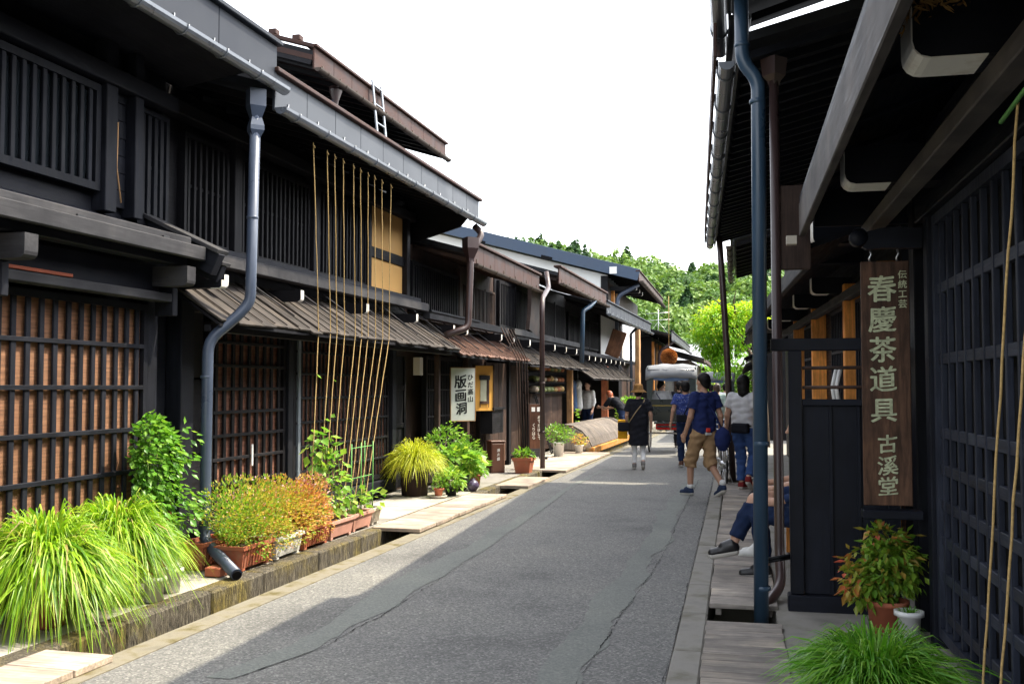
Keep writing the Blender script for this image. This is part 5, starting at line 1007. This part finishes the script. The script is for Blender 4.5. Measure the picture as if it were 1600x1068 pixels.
def person(label, pos, heading, h, pose=None, skin=None, spec=(), group=None, vox=.011, hair='short', hairm=None, shoe=None, look=0.0, fr=None):
    o = None; s = h/1.72; J = {k: A3(v) for k, v in {**BASE, **(pose or {})}.items()}; skin = skin or mSKIN
    F = unit(np.array([math.sin(-look), math.cos(-look), 0.])); hd = J['hed']
    rt_ = np.array([F[1], -F[0], 0]); P = []
    for sx in (-1, 1): P += [('c', J['pel']+A3((.05*sx, 0, -.03)), J['wai']+A3((.045*sx, 0, 0)), .10, .09), ('c', J['wai']+A3((.045*sx, 0, 0)), J['che']+A3((.06*sx, 0, .03)), .09, .098)]
    P += [('c', J['che']+A3((0, 0, .06)), J['nek'], .09, .06), ('c', J['nek']+A3((0, 0, -.06)), J['shl']+A3((0, 0, -.02)), .055, .05), ('c', J['nek']+A3((0, 0, -.06)), J['shr']+A3((0, 0, -.02)), .055, .05), ('c', J['nek']+A3((0, 0, -.03)), hd+A3((0, 0, -.05)), .054, .052), ('e', hd+A3((0, 0, .015)), (.078, .097, .108)), ('c', hd+F*.03+A3((0, 0, -.06)), hd+F*.055+A3((0, 0, -.085)), .05, .035), ('c', hd+F*.088+A3((0, 0, .01)), hd+F*.108+A3((0, 0, -.02)), .010, .014)]
    for q in (-1, 1): P.append(('e', hd+rt_*.08*q+A3((0, 0, -.005)), (.016, .022, .032)))
    for e in 'lr':
        sg = -1 if e == 'l' else 1; sh_, el, wr, hp, kn, an, to = (J[a+e] for a in ('sh', 'el', 'wr', 'hi', 'kn', 'an', 'to'))
        P += [('c', sh_, el, .052, .041), ('c', el, wr, .041, .027), ('c', hp, kn, .083, .056), ('c', kn, an, .055, .037), ('c', an+A3((0, 0, -.02)), to, .036, .028)]
        D = unit(wr-el); lat = unit(np.cross(D, A3((sg, 0, 0)))); lat = lat if lat[1] > 0 else -lat; nn = unit(np.cross(D, lat)); palm = wr+D*.075
        P += [('c', wr, palm+lat*.012, .027, .024), ('c', wr+lat*.012, palm+lat*.025, .02, .018), ('c', wr-lat*.012, palm-lat*.02, .02, .018)]
        for i, (off, ln) in enumerate(((.03, .07), (.011, .078), (-.008, .072), (-.026, .056))):
            b0 = palm+lat*off; inn = -nn*sg*.0; b1 = b0+D*ln*.55+A3((-sg*.010, 0, 0)); b2 = b1+unit(D+A3((-sg*.5, 0, 0)))*ln*.5; P += [('c', b0, b1, .0095, .009), ('c', b1, b2, .009, .0075)]
        t0 = wr+D*.025+lat*.022; t1 = t0+unit(D*.7+lat*.75)*.042; P += [('c', t0, t1, .0125, .010), ('c', t1, t1+unit(D+lat*.2)*.03, .010, .008)]
    V, Fc = sdf_mesh(P, vox*.85, .016); m_name = 'person'
    o = npmesh(m_name, V, Fc, skin, None, smooth=True, c=(0, 0, 0)); o.location = pos; o.rotation_euler = (0, 0, heading); o.scale = (s, s, s); ORG[o.name] = Vector((0, 0, 0)); lab(o, label, 'person', group)
    hm = hairm or mHAIR
    if hair == 'short': mk([('e', hd+A3((0, 0, .03))-F*.012, (.090, .108, .108)), ('e', hd-F*.042+A3((0, 0, -.03)), (.082, .07, .095))], 'hair', hm, o, vox*.8, .02, [(hd+F*.045+A3((0, 0, .055)), (F*.75+A3((0, 0, -.65))).tolist())], .003)
    elif hair == 'bob': mk([('e', hd+A3((0, 0, .03))-F*.012, (.096, .112, .112)), ('c', hd-F*.035+A3((0, 0, 0)), hd-F*.05+A3((0, 0, -.13)), .092, .088), ('c', hd-F*.05+A3((0, 0, -.1)), hd-F*.06+A3((0, 0, -.2)), .08, .05)], 'hair', hm, o, vox*.8, .02, [(hd+F*.03+A3((0, 0, .04)), (F*.9+A3((0, 0, -.45))).tolist())], .003)
    elif hair == 'low': mk([('e', hd-F*.03+A3((0, 0, 0)), (.088, .085, .10))], 'hair', hm, o, vox*.8, .02, [(hd+F*.02, F.tolist())], .003)
    sm = shoe or plain('dark_shoe', (.03, .03, .035), .5)
    for e in 'lr':
        an, to = J['an'+e], J['to'+e]; mk([('c', an+A3((0, -.01, -.035)), to, .045, .036), ('c', an+(to-an)*.05+A3((0, 0, .0)), an+(to-an)*.45+A3((0, 0, .012)), .048, .038)], 'shoe', sm, o, vox*.85, .02)
        d_ = to-an; mk([('c', an+A3((0, -.015, -.062)), to+A3((0, 0, -.022)), .038, .034)], 'sole', spec_sole, o, vox*.9, .01)
    for fn in spec: fn(o, J, F, rt_, vox)
    return o
spec_sole = plain('pale_sole', (.5, .48, .44), .7)
def tee(mat, hem=.9, sl=.55, fat=.018, long=False, wob=.004):
    def f(o, J, F, rt_, vox):
        P = []; w_ = J['wai']
        for sx in (-1, 1): P += [('c', J['pel']+A3((.058*sx, 0, .0)), w_+A3((.055*sx, 0, 0)), .098+fat, .092+fat), ('c', w_+A3((.055*sx, 0, 0)), J['che']+A3((.066*sx, 0, .03)), .092+fat, .098+fat*.8)]
        P += [('c', J['che']+A3((0, 0, .06)), J['nek']+A3((0, 0, -.04)), .10, .07), ('c', J['nek']+A3((0, 0, -.055)), J['shl']+A3((.01, 0, -.018)), .068, .06), ('c', J['nek']+A3((0, 0, -.055)), J['shr']+A3((-.01, 0, -.018)), .068, .06)]
        for e in 'lr':
            sh_, el, wr = J['sh'+e], J['el'+e], J['wr'+e]
            if sl <= 1: P += [('c', sh_, sh_+(el-sh_)*sl*.6, .066, .064), ('f', sh_+(el-sh_)*.1, sh_+(el-sh_)*sl, .064, .064+fat*.6)]
            else: P += [('c', sh_, el, .064, .054), ('f', el, el+(wr-el)*(sl-1), .054, .042)]
        if long: P += [('f', J['pel']+A3((.05, 0, .05)), A3((.06, .0, hem))+A3((J['pel'][0], J['pel'][1], 0)), .12, .15), ('f', J['pel']+A3((-.05, 0, .05)), A3((-.06, .0, hem))+A3((J['pel'][0], J['pel'][1], 0)), .12, .15)]
        mk(P, 'shirt', mat, o, vox, .03, [((0, 0, hem), (0, 0, -1)), (J['nek']+A3((0, 0, .018)), (0, .25, 1))] if not long else [(J['nek']+A3((0, 0, .018)), (0, .25, 1))], wob)
    return f
def pants(mat, leg=1.95, name='trousers', r=(.098, .076, .062), wob=.006):
    def f(o, J, F, rt_, vox):
        P = []
        for sx in (-1, 1): P.append(('c', J['pel']+A3((.052*sx, 0, -.04)), J['wai']+A3((.048*sx, 0, -.06)), .108, .10))
        for e in 'lr':
            hp, kn, an = J['hi'+e], J['kn'+e], J['an'+e]
            if leg <= 1: P.append(('f', hp, hp+(kn-hp)*leg, r[0], r[1]+.012))
            else: P += [('c', hp, kn, r[0], r[1]), ('f', kn, kn+(an-kn)*(leg-1), r[1], r[2])]
        mk(P, name, mat, o, vox, .025, [(J['wai']+A3((0, 0, -.02)), (0, 0, 1))], wob)
    return f
def ball(name, c, rad, mat, wob=0.0, vk=1.0):
    def f(o, J, F, rt_, vox): mk([('e', c, rad)], name, mat, o, vox*vk, .01, (), wob)
    return f
def boxy(name, c, half, r, mat):
    def f(o, J, F, rt_, vox): mk([('b', c, half, r)], name, mat, o, vox*.9, .01, (), .002)
    return f
def strap(name, pts, r, mat):
    def f(o, J, F, rt_, vox): MB().tube(bend(pts, .1), r, 6).obj(name, mat, o)
    return f
def sunhat(mat, tilt=0.0):
    def f(o, J, F, rt_, vox):
        hd = J['hed']; m = MB(); m.lathe([(0, .14), (.075, .135), (.095, .11), (.103, .03), (.12, .012), (.175, -.03), (.177, -.038), (.115, .0), (.098, -.01)], tuple(hd+A3((0, -.01, .03))), 26); m.obj('hat', mat, o)
        m = MB(); m.lathe([(.0965, .038), (.0985, .04), (.0975, .062), (.0945, .062)], tuple(hd+A3((0, -.01, .03))), 26); m.obj('hat_band', plain('hat_band', (.36, .2, .08), .8), o)
    return f
cNAVY = cloth('navy_cotton', (.018, .028, .105)); cBLK = cloth('black_cotton', (.012, .013, .018)); cWHT = cloth('white_cotton', (.70, .70, .70), .05); cGRY = cloth('grey_cotton', (.50, .50, .52), .06); cTAN = cloth('tan_chino', (.34, .22, .12)); cJEAN = cloth('blue_denim', (.045, .09, .24), .25); cJEAN2 = cloth('dark_denim', (.013, .024, .062), .3); cPAT = cloth('patterned_blue', (.035, .055, .20), .2, .9, (.42, .46, .58)); cMINT = cloth('mint_cotton', (.45, .56, .50), .06)
# woman in straw hat
walk = dict(knl=(-.09, .06, .49), anl=(-.09, -.02, .10), tol=(-.10, .14, .035), knr=(.09, .10, .49), anr=(.085, -.22, .16), tor=(.09, -.08, .035), wrl=(-.24, .12, .90), ell=(-.24, 0, 1.13), elr=(.25, -.03, 1.13), wrr=(.26, .05, .90))
person('woman in straw hat, black tunic and white leggings walking away', (-1.80, 18.9, 0), R(6), 1.56, walk, spec=[tee(cBLK, .50, .75, .045, True, .005), pants(cWHT, 1.92, 'leggings', (.085, .062, .046)), sunhat(plain('straw', (.52, .33, .13), .8, 0, .12, 40, .2, .3)), boxy('shoulder_bag', (-.30, .03, .88), (.13, .06, .095), .03, cBLK), strap('bag_strap', [(.12, .06, 1.46), (.13, -.10, 1.42), (-.05, -.16, 1.2), (-.2, -.11, .97)], .011, plain('tan_strap', (.3, .22, .12), .6)), boxy('yellow_bag', (-.33, .17, .82), (.10, .05, .20), .02, cloth('yellow_canvas', (.75, .38, .02)))], hair='low', shoe=plain('grey_sneaker', (.16, .15, .14), .7), look=R(-10))
# man in navy t-shirt striding left
stride = dict(pel=(0, 0, .93), hil=(-.088, .015, .885), hir=(.088, -.015, .885), knl=(-.10, .18, .49), anl=(-.10, .19, .09), tol=(-.11, .36, .035), knr=(.09, -.01, .47), anr=(.09, -.28, .16), tor=(.10, -.13, .035), ell=(-.225, .02, 1.11), wrl=(-.235, .13, .88), elr=(.225, -.09, 1.12), wrr=(.23, -.08, .86))
person('man in navy t-shirt and rolled tan trousers with navy shoulder bag, mid-stride', (-.45, 14.5, 0), R(42), 1.74, stride, mSKIN2, [tee(cNAVY, .86, .62, .024, False, .006), pants(cTAN, 1.22, 'trousers', (.105, .088, .082), .009), ball('sling_bag', (.17, -.19, .80), (.12, .10, .17), cNAVY, .004), strap('bag_strap', [(.17, -.19, .92), (.06, -.13, 1.2), (-.13, -.08, 1.44), (-.13, .08, 1.42)], .014, cNAVY), boxy('pouch', (-.04, -.135, .93), (.035, .015, .03), .01, plain('red_pouch', (.7, .05, .03), .5)), boxy('paper', (-.03, -.13, .875), (.055, .008, .02), .004, mWP), ball('sock', (-.10, .19, .13), (.045, .05, .05), cWHT, 0, .8), ball('sock', (.09, -.275, .20), (.045, .05, .05), cWHT, 0, .8), strap('wristband', [(-.265, .12, .90), (-.235, .15, .895), (-.2, .12, .90)], .008, mBLKP)], hair='short', shoe=cloth('navy_sneaker', (.03, .045, .09)), vox=.0095, look=R(10))
# woman in grey t-shirt
person('woman in grey t-shirt, blue jeans and red shoes with black waist bag', (.10, 15.1, .045), R(-22), 1.67, dict(knl=(-.08, .10, .49), anl=(-.06, .04, .09), tol=(-.06, .21, .035), knr=(.10, .17, .50), anr=(.10, -.08, .18), tor=(.10, .05, .05), ell=(-.25, -.02, 1.12), wrl=(-.29, .04, .90)), spec=[tee(cGRY, .93, .62, .028, False, .006), pants(cJEAN, 1.9, 'jeans', (.10, .078, .062), .007), boxy('waist_bag', (.02, -.17, .93), (.13, .06, .075), .03, cBLK), strap('belt', [(-.17, -.02, 1.0), (-.1, -.14, .97), (.12, -.14, .96), (.18, 0, .97)], .012, mBLKP), strap('bracelet', [(-.325, .03, .93), (-.29, .065, .925), (-.255, .03, .93)], .007, plain('red_band', (.4, .03, .03), .5))], hair='bob', shoe=cloth('red_shoe', (.22, .03, .03)), vox=.0095, look=R(20))
# man in patterned shirt
person('man in blue patterned shirt and jeans walking ahead of the navy t-shirt man', (-.96, 19.6, 0), R(10), 1.66, {**walk, 'ell': (-.25, -.05, 1.13), 'wrl': (-.29, .0, .89)}, mSKIN2, [tee(cPAT, .84, .6, .03, False, .006), pants(cJEAN2, 1.93), boxy('shoulder_bag', (-.10, -.16, .98), (.10, .045, .075), .02, cBLK), strap('bag_strap', [(-.05, -.15, 1.05), (.08, -.12, 1.3), (.13, -.02, 1.46)], .01, cBLK), strap('watch', [(-.325, 0, .92), (-.29, -.035, .915), (-.255, 0, .92)], .009, mBLKP)], hair='short', shoe=plain('brown_shoe', (.12, .045, .025), .5))
# red-haired woman leaning towards the shop
person('red-haired woman in black leaning over the curved slat guard', (-3.18, 28.6, 0), R(62), 1.62, dict(che=(0, .26, 1.19), nek=(0, .40, 1.30), hed=(0, .50, 1.39), wai=(0, .09, 1.06), shl=(-.17, .36, 1.26), shr=(.17, .36, 1.26), ell=(-.2, .52, 1.03), wrl=(-.16, .74, 1.02), elr=(.2, .5, 1.02), wrr=(.16, .70, .98), knl=(-.09, -.06, .5), anl=(-.09, -.16, .085), tol=(-.1, .02, .03)), spec=[tee(cBLK, .88, .9, .02), pants(cJEAN2, 1.95)], hair='bob', hairm=mHAIRR)
person('dim figure in white and blue inside the open shop', (-4.15, 28.4, .04), R(150), 1.66, None, spec=[tee(cWHT, .9, 1.6, .02), pants(cJEAN2, 1.95)], vox=.014)
person('person in black trousers standing just beyond the carriage', (-1.42, 25.9, 0), R(0), 1.68, walk, spec=[tee(cBLK, .9, .9, .02), pants(cBLK, 1.95)], vox=.014)
person('person in pale mint top with crossed bag strap, behind the bicycle', (-.42, 23.0, 0), R(-8), 1.62, walk, spec=[tee(cMINT, .82, .7, .04), pants(cJEAN, 1.95), strap('bag_strap', [(.14, .02, 1.46), (.0, -.15, 1.25), (-.13, -.15, 1.0)], .01, cBLK)], hairm=mHAIRB, vox=.014)
person('far pedestrian in dark clothes near the second carriage', (-.75, 31.0, 0), R(4), 1.62, walk, spec=[tee(cBLK, .88, .6, .02), pants(cJEAN2, 1.95)], vox=.016)
person('far pedestrian in pinkish top beside the dark-clothed one', (-1.08, 32.5, 0), R(-5), 1.60, walk, spec=[tee(cloth('pink_cotton', (.55, .3, .34)), .88, .6, .02), pants(cBLK, 1.95)], vox=.016)
person('far pedestrian in white shirt on the right under the bright tree', (-.30, 29.5, 0), R(3), 1.64, walk, spec=[tee(cWHT, .88, .6, .02), pants(cJEAN2, 1.95)], vox=.016)
# seated pair on the bench (facing the street)
seat1 = dict(pel=(0, 0, .53), wai=(0, .0, .66), che=(0, .03, .88), nek=(0, .05, 1.04), hed=(0, .08, 1.19), shl=(-.17, .04, 1.0), shr=(.17, .04, 1.0), ell=(-.22, .06, .74), elr=(.22, .08, .74), wrl=(-.10, .34, .66), wrr=(.08, .36, .70), hil=(-.09, .02, .52), hir=(.09, .02, .52), knl=(-.08, .47, .55), anl=(-.06, .42, .12), tol=(-.06, .60, .065), knr=(.02, .50, .66), anr=(-.03, .68, .30), tor=(-.05, .85, .22))
person('seated woman in dark jeans with crossed legs and black strap shoes, behind the blue pipe', (.62, 8.32, .0), R(90), 1.66, seat1, spec=[tee(cloth('navy_sleeve', (.02, .035, .09)), .50, 1.7, .02), pants(cJEAN2, 1.86, 'jeans', (.095, .075, .066))], hair='bob', hairm=mHAIRB, shoe=plain('black_shoe', (.012, .012, .014), .4), vox=.0095)
seat2 = {**seat1, 'knr': (.09, .46, .55), 'anr': (.09, .40, .12), 'tor': (.09, .57, .065)}
person('second seated person in black and white sneakers, mostly hidden by the fence', (.62, 9.25, .0), R(90), 1.68, seat2, spec=[tee(cloth('beige_cotton', (.40, .30, .22)), .50, .7, .02), pants(cBLK, 1.9)], hair='short', hairm=mHAIRB, shoe=plain('white_sneaker', (.6, .6, .58), .6))
# ---------------------------------------------------------------- two-wheeled carriages and the bicycle
mLAC = plain('black_green_lacquer', (.018, .026, .026), .3, 0, .15, 4, .6, .0); mHOOD = plain('hood_cloth', (.05, .062, .06), .8, 0, .15, 6, .2, .1); mCANV = plain('canvas_grey', (.20, .21, .225), .85, 0, .14, 3, .15, .1); mREDC = plain('red_cloth', (.55, .02, .02), .7, 0, .1, 5, .2, .1); mGOLD = plain('yellow_line', (.7, .5, .06), .5)
def wheel(name, parent, c, r, axis, tyre_r=.016, spokes=20, rimm=None, hub=.03):
    """wheel in the plane normal to axis ('u' or 'd'); a part with tyre, rim, spokes, hub as sub-parts"""
    def P(a, q, e=0): return (c[0]+e, c[1]+q*math.cos(a), c[2]+q*math.sin(a)) if axis == 'u' else (c[0]+q*math.cos(a), c[1]+e, c[2]+q*math.sin(a))
    n = 40; m = MB()
    def ring(q, t): MBv = [P(2*math.pi*i/n, q) for i in range(n+1)]; return MB().tube(MBv, t, 8, False)
    m.tube([P(0, 0, -.05), P(0, 0, .05)], hub, 12); w_ = m.obj(name, mSTEEL, parent)
    ring(r-tyre_r, tyre_r).obj('tyre', mRUB, w_); ring(r-2.4*tyre_r, tyre_r*.75).obj('rim', rimm or mSTEEL, w_)
    s = MB()
    for i in range(spokes): a = 2*math.pi*i/spokes; s.tube([P(a, hub*.8, .02*(-1)**i), P(a+.08*(-1)**i, r-2.4*tyre_r)], .004, 4)
    s.obj('spokes', mSTEEL, w_); return w_
def carriage(label, y, x, group):
    """rickshaw seen from behind; local frame: u forward, d to the left"""
    t = thing('rickshaw', label, 'rickshaw', FR, (y, -x, 0), group); Y, D_ = y, -x
    def bx_(n, a, b, c, d, e, f, m, bev=.008, par=None): return box(n, par or t, Y+a, Y+b, D_+c, D_+d, e, f, m, bev)
    for s in (-1, 1): wheel('wheel', t, (Y+.55, D_+s*.56, .45), .45, 'd', .017, 24)
    tube('axle', t, [(Y+.55, D_-.6, .45), (Y+.55, D_+.6, .45)], .02, mSTEEL, 8)
    m = MB(); m.prism([(Y+.12, .74), (Y-.02, .98), (Y-.05, 1.26), (Y-.01, 1.26), (Y+.03, .98), (Y+.16, .77)], D_-.5, D_+.5, 1); rp = m.obj('rear_panel', mLAC, t)
    bx_('pinstripe', -.058, -.05, -.5, .5, 1.11, 1.118, mGOLD, .001, rp); bx_('lower_stripe', .052, .06, -.48, .48, .86, .866, mGOLD, .001, rp)
    bx_('floor', .1, 1.3, -.42, .42, .68, .73, mLAC)
    for s in (-1, 1): m = MB(); m.prism([(Y+.12, .74), (Y-.04, 1.26), (Y+.5, 1.2), (Y+.7, .95), (Y+1.2, .72)], D_+s*.5-.02, D_+s*.5+.02, 1); m.obj('side_panel', mLAC, t)
    bx_('seat', .12, .6, -.46, .46, .92, 1.02, mREDC, .03); bx_('red_valance', .14, .17, -.38, .38, .55, .7, mREDC, .01); bx_('footrest', .9, 1.3, -.4, .4, .5, .54, WTAN(1), .006); bx_('spring_bar', .1, 1.1, -.35, .35, .6, .64, mLAC)
    for s in (-1, 1): tube('shaft', t, [(Y+.6, D_+s*.4, .68), (Y+1.6, D_+s*.4, .8), (Y+2.7, D_+s*.33, .98)], .022, WB(0), 8)
    # folding hood: cloth sides, rear band with a wide opening, pale roof cover
    for s in (-1, 1):
        m = MB(); m.prism([(Y-.05, 1.24), (Y-.12, 1.78), (Y-.02, 2.0), (Y+.4, 2.06), (Y+.85, 1.98), (Y+.6, 1.6), (Y+.45, 1.2)], D_+s*.555-.012, D_+s*.555+.012, 1); m.obj('hood_side', mHOOD, t)
        m = MB(); m.prism([(D_+s*.555, 1.24), (D_+s*.565, 1.8), (D_+s*.40, 1.8), (D_+s*.44, 1.30), (D_+s*.45, 1.24)], Y-.13, Y-.105, 0); m.obj('hood_back', mHOOD, t)
    m = MB(); m.prism([(D_-.565, 1.72), (D_+.565, 1.72), (D_+.565, 1.84), (D_-.565, 1.84)], Y-.125, Y-.10, 0); m.obj('hood_band', mHOOD, t)
    m = MB(); m.prism([(D_-.4, 1.70)] + [(D_-.4+.1*i, 1.715-.035*math.sin(math.pi*i/8)) for i in range(1, 8)] + [(D_+.4, 1.70), (D_+.4, 1.76), (D_-.4, 1.76)], Y-.14, Y-.127, 0); m.obj('blue_valance', plain('blue_cloth', (.07, .11, .19), .8), t)
    n = 11; ds = np.linspace(-.59, .59, n); prof = [(-.15, 1.76), (-.14, 1.86), (-.07, 1.98), (.05, 2.05), (.4, 2.09), (.7, 2.06), (.92, 1.98)]
    v = [(Y+a+.01*math.sin(j*2.1+i), D_+d_*(1 if i else 1.0), b-.05*(abs(d_)/.59)**4+.012*math.sin(j*1.7+i*2.3)) for i, (a, b) in enumerate(prof) for j, d_ in enumerate(ds)]; f = [(i*n+j, i*n+j+1, (i+1)*n+j+1, (i+1)*n+j) for i in range(len(prof)-1) for j in range(n-1)]
    m = MB(); m.add(v, f, True); cv = m.obj('canvas_roof', mCANV, t); sd = cv.modifiers.new('solid', 'SOLIDIFY'); sd.thickness = .012
    for k in range(3): a = (Y-.1+.3*k, 1.8); tube('hood_hoop', t, [(Y-.02, D_-.54, 1.26), (Y-.08+.3*k, D_-.54, 1.95), (Y-.08+.3*k, D_+.54, 1.95), (Y-.02, D_+.54, 1.26)], .01, mSTEEL, 6)
    return t
carriage('black-green rickshaw with pale canvas roof in the middle of the street', 23.5, -1.47, 'passenger rickshaws')
carriage('far rickshaw of which mainly the pale canvas roof shows above the heads', 36.0, -.62, 'passenger rickshaws')
sit = dict(seat1); sit.update(knr=(.09, .46, .55), anr=(.09, .40, .12), tor=(.09, .57, .065))
person('rickshaw passenger in white shirt with dark strap, left in the carriage', (-1.72, 23.78, .47), R(0), 1.62, sit, spec=[tee(cWHT, .50, .8, .03), pants(cBLK, 1.9), strap('bag_strap', [(-.13, -.08, .99), (0, -.135, .8), (.13, -.12, .64)], .012, cNAVY)], vox=.013, look=R(-60))
person('rickshaw passenger with grey hair and blue top, right in the carriage', (-1.22, 23.8, .42), R(0), 1.58, sit, spec=[tee(cloth('sky_cotton', (.10, .30, .55)), .50, .8, .03), pants(cBLK, 1.9), boxy('straw_bag', (0, -.17, .95), (.07, .02, .07), .02, plain('straw_weave', (.40, .32, .12), .8))], hairm=plain('grey_hair', (.10, .10, .10), .6), vox=.013)
bc = thing('bicycle', 'silver city bicycle parked at the right edge behind the striding man', 'bicycle', FR, (16.1, .17, .0), None, R(5))
wheel('wheel', bc, (0, 0, .33), .33, 'd', .016, 28); wheel('wheel', bc, (1.05, 0, .33), .33, 'd', .016, 28)
for a, b in (((0, 0, .33), (.42, 0, .28)), ((0, 0, .33), (.30, 0, .72)), ((.42, 0, .28), (.27, 0, .85)), ((.42, 0, .28), (.86, 0, .68)), ((.34, 0, .6), (.86, 0, .78)), ((1.05, 0, .33), (.84, 0, .98))): tube('frame_tube', bc, [a, b], .014, mSTEEL, 8)
tube('handlebar', bc, bend([(.62, .27, .99), (.80, .2, 1.03), (.84, 0, 1.0), (.80, -.2, 1.03), (.62, -.27, .99)], .06), .011, mSTEEL, 8)
for s in (-1, 1): tube('grip', bc, [(.56, s*.275, .98), (.68, s*.265, 1.0)], .016, mBLKP, 8)
m = MB(); m.lathe([(0, -.02), (.07, -.02), (.09, .02), (.06, .05), (0, .05)], (0, 0, 0), 14); m.v = [(x*1.4+.22, y, z+.88) for x, y, z in m.v]; m.obj('saddle', mBLKP, bc)
for s in (-1, 1): tube('fender', bc, [(.0+(.36)*math.cos(a), 0, .33+.36*math.sin(a)) for a in np.linspace(.3, 2.9, 12)] if s < 0 else [(1.05+(.36)*math.cos(a), 0, .33+.36*math.sin(a)) for a in np.linspace(.9, 2.6, 10)], .022, mSTEEL, 6)
m = MB(); 
for k in range(4): zz = .76+.08*k; q = .13+.02*k; m.tube([(1.05-q+.04, -q, zz), (1.05+q, -q, zz), (1.05+q, q, zz), (1.05-q+.04, q, zz), (1.05-q+.04, -q, zz)], .005, 5)
for k in range(12): a = k*2*math.pi/12; m.tube([(1.05+.14*math.cos(a), .14*math.sin(a), .76), (1.05+.2*math.cos(a), .2*math.sin(a), 1.0)], .004, 4)
m.obj('basket', mSTEEL, bc); tube('rear_rack', bc, [(-.25, -.06, .70), (.25, -.06, .72), (.25, .06, .72), (-.25, .06, .70), (-.25, -.06, .70)], .008, mSTEEL, 6)
for s in (-1, 1): tube('stand_leg', bc, [(0, 0, .33), (-.05, s*.12, .0)], .009, mSTEEL, 6)
MB().tube([(.42, -.06, .28), (.42, .06, .28)], .08, 16).obj('chainring', mSTEEL, bc)
for s in (-1, 1): tube('crank', bc, [(.42, s*.07, .28), (.42+s*.15, s*.07, .22)], .01, mSTEEL, 6)
# clothes hung in the shop
for k, c_ in enumerate(((.10, .16, .30), (.7, .7, .7))):
    t = thing('hanging_garment', ('blue and white short coat hanging in the far shop front', 'white robe hanging next to the blue coat in the shop')[k], 'garment', FL, (27.0+k*.8, 5.3, 1.0)); mk([('c', (27.0+k*.8, 5.3, 1.65), (27.0+k*.8, 5.3, 1.0), .10, .14), ('f', (26.75+k*.8, 5.3, 1.6), (27.25+k*.8, 5.3, 1.6), .08, .08)], 'cloth', cloth('garment_%d' % k, c_), None, .02); o = bpy.data.objects['cloth' if k == 0 else 'cloth.001']; o.parent = t; o.location = -ORG[t.name]; tube('hanger', t, [(27.0+k*.8, 5.3, 1.7), (27.0+k*.8, 5.3, 2.2)], .006, mSTEEL, 5)
